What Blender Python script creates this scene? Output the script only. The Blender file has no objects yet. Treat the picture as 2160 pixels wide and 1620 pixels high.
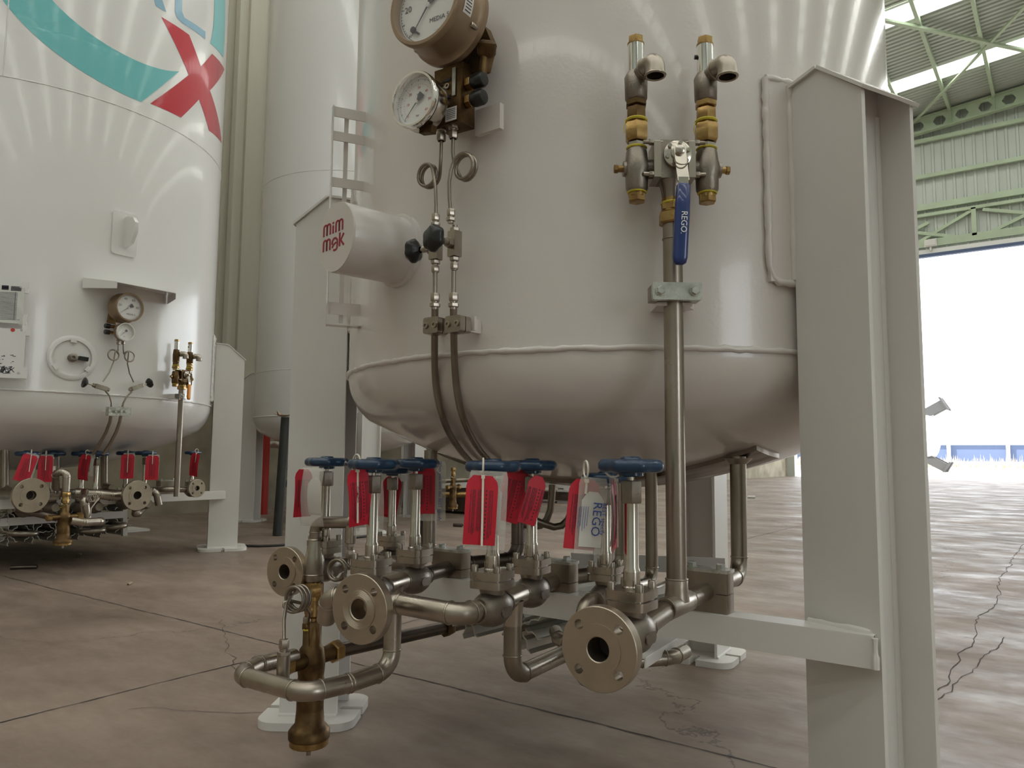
import bpy, math, random
from mathutils import Vector, Matrix, Euler
from mathutils.geometry import tessellate_polygon
random.seed(7)
PI=math.pi
D=bpy.data
COL=bpy.context.scene.collection
SC=bpy.context.scene

# ---------------------------------------------------------------- camera
FPX=1600.0; CAMH=0.70
PIT=math.radians(5.28); YAW=math.radians(36.4); ROLL=math.radians(0.45)
cf=Vector((-math.sin(YAW)*math.cos(PIT),math.cos(YAW)*math.cos(PIT),math.sin(PIT)))
r0=Vector((math.cos(YAW),math.sin(YAW),0)); u0=r0.cross(cf)
cr=r0*math.cos(ROLL)+u0*math.sin(ROLL); cu=u0*math.cos(ROLL)-r0*math.sin(ROLL)
CP=Vector((0,0,CAMH))
cd=D.cameras.new('camera'); cam=D.objects.new('camera',cd); COL.objects.link(cam)
cam.matrix_world=Matrix(((cr.x,cu.x,-cf.x,CP.x),(cr.y,cu.y,-cf.y,CP.y),(cr.z,cu.z,-cf.z,CP.z),(0,0,0,1)))
cd.sensor_width=36; cd.lens=FPX/2160*36; cd.clip_start=.02; cd.clip_end=500
SC.camera=cam
# ---------------------------------------------------------------- light
SC.view_settings.view_transform='Standard'; SC.view_settings.look='None'
SC.view_settings.gamma=1; SC.view_settings.exposure=-0.42
SC.view_settings.use_curve_mapping=False
SC.cycles.use_denoising=True
SC.cycles.max_bounces=10; SC.cycles.diffuse_bounces=6; SC.cycles.glossy_bounces=5
SC.cycles.sample_clamp_indirect=6
w=D.worlds.new('sky'); SC.world=w; w.use_nodes=True
bg=w.node_tree.nodes['Background']; bg.inputs[0].default_value=(.90,.95,1,1); bg.inputs[1].default_value=5.5
sd=D.lights.new('sun','SUN'); sd.energy=9; sd.angle=.01; sd.color=(1,.95,.86)
so=D.objects.new('sun',sd); COL.objects.link(so); so.rotation_euler=Euler((math.radians(50),0,math.radians(-38)))
def portal(name,loc,rot,sx,sy):
    l=D.lights.new(name,'AREA'); l.shape='RECTANGLE'; l.size=sx; l.size_y=sy; l.cycles.is_portal=True
    o=D.objects.new(name,l); COL.objects.link(o); o.location=loc; o.rotation_euler=rot
portal('door_daylight',(1.5,27.6,3.7),(math.radians(90),0,PI),19,7.4)
portal('added_side_opening',(16.8,-3,3.2),(math.radians(90),0,math.radians(90)),4,6.0)  # portal for an unseen opening, added for the streak on the near tank

def W(px,py,ax,v):
    d=cf+cr*((px-1080)/FPX)-cu*((py-810)/FPX)
    t=(v-CP[ax])/d[ax]; return CP+d*t
def at(px,py,dep):
    return CP+cf*dep+cr*((px-1080)/FPX*dep)-cu*((py-810)/FPX*dep)
def proj(p):
    d=Vector(p)-CP; z=d.dot(cf); return (1080+FPX*d.dot(cr)/z, 810-FPX*d.dot(cu)/z)
def zat(x,y,py):
    lo,hi=-.5,6
    for _ in range(40):
        m=(lo+hi)/2
        if proj((x,y,m))[1]>py: lo=m
        else: hi=m
    return lo
# ---------------------------------------------------------------- materials
def mat(name,col,rough=.5,metal=0,noise=0,nscale=20,col2=None,bump=0,bscale=80,coat=0,stretch=None,rvar=0,emit=None,alpha=None,trans=0,spec=None):
    m=D.materials.new(name); m.use_nodes=True; nt=m.node_tree; b=nt.nodes['Principled BSDF']
    b.inputs['Base Color'].default_value=(*col,1); b.inputs['Roughness'].default_value=rough; b.inputs['Metallic'].default_value=metal
    if coat: b.inputs['Coat Weight'].default_value=coat; b.inputs['Coat Roughness'].default_value=.05
    if emit: b.inputs['Emission Color'].default_value=(*emit[0],1); b.inputs['Emission Strength'].default_value=emit[1]
    if alpha is not None: b.inputs['Alpha'].default_value=alpha
    if trans: b.inputs['Transmission Weight'].default_value=trans
    if spec is not None: b.inputs['Specular IOR Level'].default_value=spec
    tc=nt.nodes.new('ShaderNodeTexCoord'); mp=nt.nodes.new('ShaderNodeMapping'); nt.links.new(tc.outputs['Object'],mp.inputs[0])
    if stretch: mp.inputs['Scale'].default_value=stretch
    if noise or rvar:
        n=nt.nodes.new('ShaderNodeTexNoise'); n.inputs['Scale'].default_value=nscale; n.inputs['Detail'].default_value=5
        nt.links.new(mp.outputs[0],n.inputs[0])
        rp=nt.nodes.new('ShaderNodeMapRange'); rp.inputs[1].default_value=.32; rp.inputs[2].default_value=.68
        nt.links.new(n.outputs[0],rp.inputs[0])
    if noise:
        mx=nt.nodes.new('ShaderNodeMix'); mx.data_type='RGBA'
        c2=col2 or tuple(c*(1-noise) for c in col)
        mx.inputs[6].default_value=(*col,1); mx.inputs[7].default_value=(*c2,1)
        nt.links.new(rp.outputs[0],mx.inputs[0]); nt.links.new(mx.outputs[2],b.inputs['Base Color'])
    if rvar:
        r2=nt.nodes.new('ShaderNodeMapRange'); r2.inputs[3].default_value=rough-rvar; r2.inputs[4].default_value=rough+rvar
        nt.links.new(rp.outputs[0],r2.inputs[0]); nt.links.new(r2.outputs[0],b.inputs['Roughness'])
    if bump:
        n2=nt.nodes.new('ShaderNodeTexNoise'); n2.inputs['Scale'].default_value=bscale; n2.inputs['Detail'].default_value=2
        nt.links.new(tc.outputs['Object'],n2.inputs[0])
        bp=nt.nodes.new('ShaderNodeBump'); bp.inputs['Strength'].default_value=bump; bp.inputs['Distance'].default_value=.002
        nt.links.new(n2.outputs[0],bp.inputs['Height']); nt.links.new(bp.outputs[0],b.inputs['Normal'])
    return m
M=dict(
 paint=mat('tank_paint',(.66,.615,.58),.19,0,.04,1.2,bump=.10,bscale=130,coat=.3,rvar=.04),
 paint_left=mat('left_tank_paint',(.78,.765,.75),.19,0,.03,1.2,bump=.10,bscale=130,coat=.3,rvar=.04),
 leg=mat('leg_paint',(.70,.675,.645),.38,0,.05,3,bump=.06,bscale=180,rvar=.06),
 steel=mat('pipe_steel',(.42,.37,.315),.33,1,1,9,col2=(.24,.205,.165),bump=.04,bscale=200,rvar=.08,stretch=(1,1,.45)),
 weld=mat('tee_steel',(.47,.42,.355),.32,1,1,14,col2=(.33,.285,.235),rvar=.07),
 cast=mat('cast_steel',(.34,.30,.255),.42,1,1,22,col2=(.22,.19,.16),bump=.18,bscale=300,rvar=.08),
 shine=mat('machined_steel',(.58,.53,.46),.20,1,.12,60,rvar=.05,stretch=(1,1,.1)),
 flange=mat('flange_steel',(.55,.475,.385),.36,1,.22,12,rvar=.07),
 dark=mat('dark_pipe',(.20,.165,.14),.38,1,.5,8,rvar=.1),
 brass=mat('brass',(.50,.33,.13),.34,1,1,35,col2=(.24,.145,.06),rvar=.1),
 dbrass=mat('tarnished_brass',(.20,.125,.055),.48,1,1,25,col2=(.08,.048,.024),bump=.1,bscale=200,rvar=.08),
 bronze=mat('gauge_bronze',(.33,.235,.15),.42,.35,.15,20,bump=.05,bscale=300),
 chrome=mat('chrome',(.82,.80,.77),.10,1),
 zinc=mat('zinc_plate',(.72,.72,.68),.36,1,.3,40,col2=(.36,.37,.33),rvar=.1),
 blue=mat('wheel_blue',(.006,.040,.10),.3,0,.35,60,bump=.1,bscale=250,coat=.3),
 grip=mat('grip_blue',(.008,.03,.16),.22,0,coat=.5),
 orange=mat('grip_orange',(.75,.28,.03),.35,0),
 black=mat('black_plastic',(.012,.013,.012),.28,0),
 bore_shade=mat('painted_bore_shade',(.03,.026,.02),.8,0),  # near-black colour paints in the shade inside open pipe ends
 red=mat('red_card',(.60,.012,.035),.5,0,.12,30),
 sleeve=mat('clear_sleeve',(.80,.77,.72),.22,0,alpha=.30,bump=.5,bscale=60),
 paper=mat('paper',(.72,.71,.68),.6,0),
 tie=mat('nylon_tie',(.80,.76,.66),.4,0),
 tape=mat('yellow_tape',(.72,.60,.05),.6,0,.3,90),
 dial=mat('dial_white',(.80,.80,.78),.4,0),
 glass=mat('gauge_glass',(1,1,1),.03,0,alpha=.12),
 ink=mat('black_ink',(.03,.03,.04),.6,0),
 blueink=mat('blue_ink',(.05,.10,.35),.6,0),
 inkred=mat('red_ink',(.5,.04,.03),.6,0),
 teal=mat('teal_paint',(.17,.56,.58),.26,0,coat=.3,bump=.1,bscale=130),
 lred=mat('red_paint',(.55,.02,.04),.26,.25,.15,200,coat=.3,bump=.1,bscale=130),
 gum=mat('letter_red',(.30,.015,.03),.5,0),
 lblue=mat('steel_blue_paint',(.28,.48,.62),.26,.2,.1,200,coat=.3),
 white=mat('white_letter',(.8,.8,.8),.5,0),
 alu=mat('aluminium_fin',(.68,.67,.63),.45,.7,.15,10,rvar=.08),
 post=mat('post_grey',(.040,.044,.042),.5,0,.3,8),
 card=mat('cardboard',(.45,.34,.24),.8,0,.2,12),
 green=mat('green_steel',(.50,.60,.44),.5,0,.12,2),
 fence=mat('fence_white',(.8,.8,.8),.6,0),
 bracket=mat('bracket_grey',(.055,.055,.055),.7,0),
 hazeblue=mat('blue_sheet',(.10,.14,.25),.7,0),
 grass=mat('dry_grass',(.62,.52,.38),.9,0,.3,3),
 hill=mat('hazy_hill_green',(.62,.72,.66),.95,0,.25,.03),  # distance haze is painted into this pale tone
 yard=mat('yard_gravel',(.62,.58,.52),.9,0,.15,1),
 sky_panel=mat('skylight_sheet',(.9,.93,.9),.5,0,emit=((1,.99,.95),6.5)),
 cable=mat('black_cable',(.015,.014,.013),.5,0),
)
def floor_mat():
    m=D.materials.new('concrete_floor'); m.use_nodes=True; nt=m.node_tree; N=nt.nodes; L=nt.links; b=N['Principled BSDF']
    tc=N.new('ShaderNodeTexCoord')
    def noise(sc,det,stretch=(1,1,1),rz=0,rough=.6):
        mp=N.new('ShaderNodeMapping'); mp.inputs['Scale'].default_value=stretch; mp.inputs['Rotation'].default_value=(0,0,rz)
        n=N.new('ShaderNodeTexNoise'); n.inputs['Scale'].default_value=sc; n.inputs['Detail'].default_value=det; n.inputs['Roughness'].default_value=rough
        L.new(tc.outputs['Object'],mp.inputs[0]); L.new(mp.outputs[0],n.inputs[0]); return n
    n1=noise(.7,9,(1,1,1)); n2=noise(5,8,(.45,1.3,1),math.radians(20),.7); n3=noise(60,4)
    r1=N.new('ShaderNodeValToRGB'); r1.color_ramp.elements[0].position=.32; r1.color_ramp.elements[1].position=.68
    r1.color_ramp.elements[0].color=(.175,.130,.102,1); r1.color_ramp.elements[1].color=(.345,.265,.215,1)
    L.new(n1.outputs[0],r1.inputs[0])
    r2=N.new('ShaderNodeValToRGB'); r2.color_ramp.elements[0].position=.35; r2.color_ramp.elements[1].position=.6
    r2.color_ramp.elements[0].color=(.68,.66,.64,1); r2.color_ramp.elements[1].color=(1,1,1,1)
    L.new(n2.outputs[0],r2.inputs[0])
    mx=N.new('ShaderNodeMix'); mx.data_type='RGBA'; mx.blend_type='MULTIPLY'; mx.inputs[0].default_value=.8
    L.new(r1.outputs[0],mx.inputs[6]); L.new(r2.outputs[0],mx.inputs[7])
    # hairline cracks
    v=N.new('ShaderNodeTexVoronoi'); v.feature='DISTANCE_TO_EDGE'; v.inputs['Scale'].default_value=.42
    nd=noise(1.6,6); va=N.new('ShaderNodeVectorMath'); va.operation='MULTIPLY_ADD'
    L.new(nd.outputs['Color'],va.inputs[0]); va.inputs[1].default_value=(1.1,1.1,0); L.new(tc.outputs['Object'],va.inputs[2]); L.new(va.outputs[0],v.inputs['Vector'])
    cr_=N.new('ShaderNodeMapRange'); cr_.inputs[1].default_value=.0; cr_.inputs[2].default_value=.0035; cr_.inputs[3].default_value=.45; cr_.inputs[4].default_value=1
    L.new(v.outputs['Distance'],cr_.inputs[0])
    mx2=N.new('ShaderNodeMix'); mx2.data_type='RGBA'; mx2.blend_type='MULTIPLY'; mx2.inputs[0].default_value=1
    L.new(mx.outputs[2],mx2.inputs[6]); L.new(cr_.outputs[0],mx2.inputs[7]); L.new(mx2.outputs[2],b.inputs['Base Color'])
    nr=noise(2.2,9,(.7,1.2,1),math.radians(35),.72); rr=N.new('ShaderNodeMapRange')
    rr.inputs[1].default_value=.38; rr.inputs[2].default_value=.62; rr.inputs[3].default_value=.36; rr.inputs[4].default_value=.70
    L.new(nr.outputs[0],rr.inputs[0]); L.new(rr.outputs[0],b.inputs['Roughness'])
    bp=N.new('ShaderNodeBump'); b.inputs['Specular IOR Level'].default_value=.42; bp.inputs['Strength'].default_value=.22; bp.inputs['Distance'].default_value=.002
    ad=N.new('ShaderNodeMath'); ad.operation='ADD'; n4=noise(22,6,(.6,1.2,1),math.radians(20)); L.new(n4.outputs[0],ad.inputs[0])
    m3=N.new('ShaderNodeMath'); m3.operation='MULTIPLY'; m3.inputs[1].default_value=.25; L.new(n3.outputs[0],m3.inputs[0]); L.new(m3.outputs[0],ad.inputs[1])
    L.new(ad.outputs[0],bp.inputs['Height']); L.new(bp.outputs[0],b.inputs['Normal'])
    return m
M['floor']=floor_mat()
M['joint']=mat('joint_filler',(.05,.04,.035),.9)
M['concrete']=mat('wall_concrete',(.42,.38,.28),.9,0,1,2.5,col2=(.26,.23,.165),bump=.4,bscale=40)
M['corr']=mat('wall_sheet',(.68,.65,.56),.5,.1,.08,1,stretch=(4,4,.2))
M['corr2']=mat('end_wall_sheet',(.56,.60,.56),.5,.1,.1,1,stretch=(4,4,.3))
M['roof']=mat('roof_sheet',(.52,.55,.50),.5,.1,.08,1)
M['plate']=mat('dirty_plate',(.28,.235,.195),.42,1,1,10,col2=(.20,.165,.135),rvar=.1,stretch=(1,3,1))

# ---------------------------------------------------------------- mesh building
def frame(z,x=None):
    z=Vector(z).normalized()
    if x is None: x=Vector((0,0,1)) if abs(z.z)<.9 else Vector((1,0,0))
    x=Vector(x); x=(x-z*x.dot(z)).normalized(); y=z.cross(x)
    return x,y,z
class MB:
    def __init__(s): s.v=[]; s.f=[]
    def add(s,vs,fs):
        n=len(s.v); s.v+= [tuple(v) for v in vs]; s.f+=[tuple(i+n for i in f) for f in fs]; return s
    def box(s,c,size,rz=0,R=None):
        c=Vector(c); R=R or Matrix.Rotation(rz,3,'Z'); h=[x/2 for x in size]
        vs=[c+R@Vector((sx*h[0],sy*h[1],sz*h[2])) for sx in(-1,1) for sy in(-1,1) for sz in(-1,1)]
        return s.add(vs,[(0,1,3,2),(4,6,7,5),(0,4,5,1),(2,3,7,6),(0,2,6,4),(1,5,7,3)])
    def bar(s,a,b,wd,ht,up=(0,0,1)):
        a=Vector(a);b=Vector(b);z=(b-a).normalized();up=Vector(up);x=z.cross(up).normalized();y=x.cross(z)
        vs=[p+x*sx*wd/2+y*sy*ht/2 for p in(a,b) for sx,sy in((-1,-1),(1,-1),(1,1),(-1,1))]
        return s.add(vs,[(3,2,1,0),(4,5,6,7),(0,1,5,4),(1,2,6,5),(2,3,7,6),(3,0,4,7)])
    def lathe(s,prof,o=(0,0,0),ax=(0,0,1),n=24,x=None,cap=True,lobes=0,amp=0):
        X,Y,Z=frame(ax,x); o=Vector(o); vs=[];fs=[]
        for r,h in prof:
            for k in range(n):
                a=2*PI*k/n; rr=r*(1+amp*math.cos(lobes*a)) if lobes else r
                vs.append(o+X*rr*math.cos(a)+Y*rr*math.sin(a)+Z*h)
        for i in range(len(prof)-1):
            for k in range(n):
                k2=(k+1)%n; fs.append((i*n+k,i*n+k2,(i+1)*n+k2,(i+1)*n+k))
        if cap:
            if prof[0][0]>1e-6: fs.append(tuple(range(n))[::-1])
            if prof[-1][0]>1e-6: fs.append(tuple((len(prof)-1)*n+k for k in range(n)))
        return s.add(vs,fs)
    def cyl(s,a,b,r,n=16,cap=True,x=None):
        a=Vector(a);b=Vector(b);L=(b-a).length
        return s.lathe([(r,0),(r,L)],a,b-a,n,x,cap)
    def hexn(s,o,ax,af,h,x=None,ch=.12):
        r=af/2/math.cos(PI/6)
        return s.lathe([(r*(1-ch),0),(r,h*ch),(r,h*(1-ch)),(r*(1-ch),h)],o,ax,6,x)
    def ring(s,o,ax,R,r,n=24,m=8,a0=0,a1=2*PI,x=None):
        X,Y,Z=frame(ax,x); o=Vector(o); full=abs(a1-a0-2*PI)<1e-6; nn=n if full else n+1; vs=[];fs=[]
        for i in range(nn):
            a=a0+(a1-a0)*i/n; d=X*math.cos(a)+Y*math.sin(a)
            for j in range(m):
                b=2*PI*j/m; vs.append(o+d*(R+r*math.cos(b))+Z*r*math.sin(b))
        for i in range(n):
            i2=(i+1)%nn
            for j in range(m):
                j2=(j+1)%m; fs.append((i*m+j,i2*m+j,i2*m+j2,i*m+j2))
        return s.add(vs,fs)
    def sweep(s,pts,r,n=12,cap=True,closed=False):
        pts=[Vector(p) for p in pts]; N=len(pts); vs=[];fs=[]
        rr=r if isinstance(r,(list,tuple)) else [r]*N
        T=[]
        for i in range(N):
            a=pts[max(i-1,0)];b=pts[min(i+1,N-1)]; T.append((b-a).normalized())
        X,Y,_=frame(T[0])
        for i in range(N):
            if i:
                q=T[i-1].rotation_difference(T[i]); X=q@X
            X=(X-T[i]*X.dot(T[i])).normalized(); Y=T[i].cross(X)
            for k in range(n):
                a=2*PI*k/n; vs.append(pts[i]+(X*math.cos(a)+Y*math.sin(a))*rr[i])
        for i in range(N-1):
            for k in range(n):
                k2=(k+1)%n; fs.append((i*n+k,i*n+k2,(i+1)*n+k2,(i+1)*n+k))
        if cap: fs+= [tuple(range(n))[::-1],tuple((N-1)*n+k for k in range(n))]
        return s.add(vs,fs)
    def pipe(s,pts,r,bend=0,n=14,welds=False,cap=True,open_end=False):
        P,wl=fillet(pts,bend); s.sweep(P,r,n,cap)
        if welds:
            for p,t in wl: s.ring(p,t,r*1.0,r*.11,n+4,6)
        return s
    def prism(s,poly,o,X,Y,h):
        """polygon (2d) in plane X,Y at o, extruded h along X x Y"""
        o=Vector(o);X=Vector(X).normalized();Y=Vector(Y).normalized();Z=X.cross(Y); n=len(poly)
        vs=[o+X*a+Y*b for a,b in poly]+[o+X*a+Y*b+Z*h for a,b in poly]
        tr=tessellate_polygon([[Vector((a,b,0)) for a,b in poly]])
        fs=[]
        for t in tr:
            a,b,c=[Vector(poly[i]) for i in t]
            if (b-a).cross(c-a)<0: t=(t[0],t[2],t[1])
            fs.append((t[2],t[1],t[0])); fs.append(tuple(i+n for i in t))
        area=sum(poly[i][0]*poly[(i+1)%n][1]-poly[(i+1)%n][0]*poly[i][1] for i in range(n))
        for i in range(n):
            j=(i+1)%n; f=(i,j,j+n,i+n); fs.append(f if area>0 else f[::-1])
        return s.add(vs,fs)
    def text(s,txt,o,X,Y,size,h=.0003,align='CENTER',sp=1.0):
        cu_=D.curves.new('t','FONT'); cu_.body=txt; cu_.size=size; cu_.extrude=h/2; cu_.align_x=align; cu_.align_y='CENTER'; cu_.resolution_u=2; cu_.space_character=sp
        ob=D.objects.new('t',cu_); me=ob.to_mesh()
        o=Vector(o);X=Vector(X).normalized();Y=Vector(Y).normalized();Z=X.cross(Y)
        s.add([o+X*v.co.x+Y*v.co.y+Z*(v.co.z+h/2) for v in me.vertices],[tuple(p.vertices) for p in me.polygons])
        ob.to_mesh_clear(); D.objects.remove(ob); D.curves.remove(cu_); return s
def fillet(pts,bend,seg=7):
    pts=[Vector(p) for p in pts]
    if bend<=0 or len(pts)<3: return pts,[]
    out=[pts[0]];wl=[]
    for i in range(1,len(pts)-1):
        a=(pts[i-1]-pts[i]);b=(pts[i+1]-pts[i]);la,lb=a.length,b.length;a.normalize();b.normalize()
        ang=a.angle(b)
        if ang>PI-.02: out.append(pts[i]); continue
        d=min(bend/math.tan(ang/2),la*.495,lb*.495); R=d*math.tan(ang/2)
        c=pts[i]+(a+b).normalized()*(R/math.sin(ang/2))
        p0=pts[i]+a*d;p1=pts[i]+b*d; v0=p0-c;v1=p1-c; th=v0.angle(v1); wl+=[(p0,a),(p1,b)]
        for k in range(seg+1):
            t=k/seg; out.append(c+(v0*math.sin((1-t)*th)+v1*math.sin(t*th))/math.sin(th))
    out.append(pts[-1]); return out,wl
def rrect(w,h,r,seg=4):
    p=[]
    for cx,cy,a0 in((w/2-r,h/2-r,0),(-w/2+r,h/2-r,90),(-w/2+r,-h/2+r,180),(w/2-r,-h/2+r,270)):
        for k in range(seg+1):
            a=math.radians(a0+90*k/seg); p.append((cx+r*math.cos(a),cy+r*math.sin(a)))
    return p
def mesh(name,mb,m,off=(0,0,0),angle=38):
    me=D.meshes.new(name); o=Vector(off)
    me.from_pydata([(v[0]-o.x,v[1]-o.y,v[2]-o.z) for v in mb.v],[],mb.f); me.update()
    me.polygons.foreach_set('use_smooth',[True]*len(me.polygons)); me.set_sharp_from_angle(angle=math.radians(angle))
    me.materials.append(M[m]); return me
class T:
    """a thing: an Empty with its parts"""
    def __init__(s,name,label,cat,loc=(0,0,0),rz=0,group=None):
        s.o=D.objects.new(name,None); COL.objects.link(s.o); s.o.location=loc; s.o.rotation_euler=(0,0,rz)
        s.o.empty_display_size=.02
        s.o['label']=label; s.o['category']=cat; s.loc=Vector(loc)
        if group: s.o['group']=group
    def part(s,name,mb,m,label=None,parent=None,world=True,angle=38,kind=None):
        o=D.objects.new(name,mesh(name,mb,m,s.loc if world else (0,0,0),angle)); COL.objects.link(o); o.parent=parent or s.o
        if label: o['label']=label
        if kind: o['kind']=kind
        return o
def one(name,mb,m,label,cat,group=None,origin=(0,0,0),angle=38):
    o=D.objects.new(name,mesh(name,mb,m,origin,angle)); COL.objects.link(o); o.location=origin
    o['label']=label; o['category']=cat
    if group: o['group']=group
    return o
def struct(name,mb,m,parent=None,label=None,angle=38):
    o=D.objects.new(name,mesh(name,mb,m,angle=angle)); COL.objects.link(o)
    if parent: o.parent=parent
    else: o['kind']='structure'
    if label: o['label']=label
    return o
def dup(root,loc,rz=0,label=None,group=None,scale=None):
    r=root.copy(); COL.objects.link(r); r.location=loc; r.rotation_euler=(0,0,rz)
    if scale: r.scale=(scale,)*3
    if label: r['label']=label
    if group: r['group']=group
    for ch in list(root.children):
        c=ch.copy(); COL.objects.link(c); c.parent=r
        for g in list(ch.children):
            d=g.copy(); COL.objects.link(d); d.parent=c
    return r
# ================================================================ HALL
XL,XR,YE,YB=-8.3,17.0,27.5,-16.0
EAVE=11.42; SL=.0915
def roofz(x): return EAVE+SL*(x-XL)
mb=MB(); mb.box(((XL+XR)/2,(YE+YB)/2,-.1),(XR-XL+.6,YE-YB,.2)); struct('floor',mb,'floor')
def crackline(a,b,wd,amp,seg,seed):
    rnd=random.Random(seed); a=Vector(a);b=Vector(b); d=(b-a).normalized(); n=Vector((-d.y,d.x,0)); L=(b-a).length; k=int(L/seg)
    vs=[];fs=[]; off=0
    for i in range(k+1):
        off=off*.8+rnd.uniform(-amp,amp); w_=wd*rnd.uniform(.5,1.3); p=a+d*(L*i/k)+n*off
        vs+=[p-n*w_/2,p+n*w_/2]
        if i: fs.append((2*i-2,2*i,2*i+1,2*i-1)[::-1])
    return vs,[f[::-1] for f in fs]
mb=MB()
k=0
for y in (-3.4,1.79,6.95,12.1,17.3,22.4): mb.add(*crackline((XL,y,.0015),(XR,y,.0015),.005,.0025,.03,k)); k+=1
for x in (-6.9,-2.262,2.9,8,13): mb.add(*crackline((x,YB,.0015),(x,YE,.0015),.0045,.0025,.03,k)); k+=1
struct('trim_1',mb,'joint',label='dark joints between the floor slabs')
mb=MB()
mb.add(*crackline((-.37,9,.0015),(-.36,2.2,.0015),.0035,.012,.05,91)); mb.add(*crackline((-.25,3.6,.0015),(-.5,1.0,.0015),.003,.01,.04,92))
mb.add(*crackline((-1.6,.95,.0015),(-.7,1.2,.0015),.002,.01,.03,93)); mb.add(*crackline((-2.9,1.9,.0015),(-2.2,1.5,.0015),.002,.012,.03,94))
mb.add(*crackline((-2.1,1.1,.0015),(-1.75,1.35,.0015),.002,.012,.03,95))
struct('trim_2',mb,'joint',label='wandering cracks in the concrete floor')
# corrugated sheet profile helper
def corrugate(mb,p0,along,up,L,H,pitch,depth,nrm,duty=.35):
    """sheet with ribs along 'up', repeated along 'along'"""
    p0=Vector(p0);al=Vector(along).normalized();u=Vector(up);nr=Vector(nrm)
    pts=[];x=0;flat=pitch*(1-duty)
    while x<L:
        pts+=[(x,0),(x+flat*.5,0),(x+flat*.5+pitch*duty*.2,depth),(x+flat*.5+pitch*duty*.8,depth),(x+flat*.5+pitch*duty,0)]; x+=pitch
    pts.append((L,0)); vs=[];fs=[]
    for a,d in pts: vs+=[p0+al*a+nr*d, p0+al*a+nr*d+u*H]
    for i in range(len(pts)-1): fs.append((2*i,2*i+2,2*i+3,2*i+1))
    mb.add(vs,fs); return mb
mb=MB(); corrugate(mb,(XL,YB,1.2),(0,1,0),(0,0,1),YE-YB,EAVE-1.2,.30,-.04,(1,0,0),.3)
mb.box((XL-.08,(YE+YB)/2,6.3),(.10,YE-YB+.6,10.7)); wl_=struct('wall_left',mb,'corr')
mb=MB(); mb.box((XL-.03,(YE+YB)/2,.62),(.3,YE-YB,1.24)); struct('concrete_base',mb,'concrete',parent=wl_)
mb=MB()
for y in (2.0,3.6,5.3,7.4): mb.bar((XL+.06,y,1.2),(XL+.06,y,EAVE),.05,.09,(1,0,0))
struct('wall_rib',mb,'corr',parent=wl_)
mb=MB(); mb.box((XR+.1,(YE-1)/2,(roofz(XR))/2),(.2,YE+1,roofz(XR))); mb.box((XR+.1,(YB-5)/2,(roofz(XR))/2),(.2,-5-YB,roofz(XR))); mb.box((XR+.1,-3,(roofz(XR)+6.2)/2),(.2,4,roofz(XR)-6.2)); struct('wall_right',mb,'corr2')  # gap in this unseen wall is shaped to let in side light
mb=MB(); mb.box(((XL+XR)/2,YB-.1,6.8),(XR-XL,.2,13.6)); struct('wall_back',mb,'corr2')
DX0,DX1,DH=-7.9,11.0,7.15
mb=MB(); corrugate(mb,(XL,YE,DH+.25),(1,0,0),(0,0,1),XR-XL,roofz(XR)-DH-.1,.29,-.035,(0,1,0),.35)
mb.box(((XL+XR)/2,YE+.12,10.3),(XR-XL,.05,6.2)); mb.box(((DX1+XR)/2,YE+.1,3.7),(XR-DX1,.2,7.4)); mb.box(((XL+DX0)/2,YE+.1,3.7),(DX0-XL,.2,7.4))
we=struct('wall_end',mb,'corr2')
mb=MB()
for z,h in ((11.05,.13),(9.85,.13),(8.82,.2),(8.55,.1),(7.62,.22)): mb.box(((XL+XR)/2,YE-.14,z),(XR-XL,.12,h))
for x in (-8,-5.3,-2.15,1.2,4.4,7.6,10.8,14): mb.box((x,YE-.14,8.1),(.13,.12,.9)); mb.bar((x,YE-.12,8.5),(x-1.55,YE-.12,7.7),.09,.09,(0,1,0)); mb.bar((x,YE-.12,8.5),(x+1.55,YE-.12,7.7),.09,.09,(0,1,0)) if 0 else None
for x in (-5.3,-2.15,1.2,4.4,7.6,10.8): mb.bar((x-3.1,YE-.13,8.45),(x-.45,YE-.13,7.68),.1,.09,(0,1,0)); mb.bar((x+.35,YE-.13,7.68),(x+3.0,YE-.13,8.45),.1,.09,(0,1,0)) if x>0 else mb.bar((x+.45,YE-.13,7.7),(x+1.9,YE-.13,8.3),.1,.09,(0,1,0))
struct('girt',mb,'green',parent=we,label='green horizontal wall girts')
mb=MB(); mb.box(((XL+XR)/2,YE-.22,DH+.16),(XR-XL,.1,.14)); struct('door_lintel',mb,'white',parent=we); mb=MB(); mb.box(((DX0+DX1)/2,YE-.2,DH+.04),(DX1-DX0,.16,.1)); struct('door_rail',mb,'hazeblue',parent=we)
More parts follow.
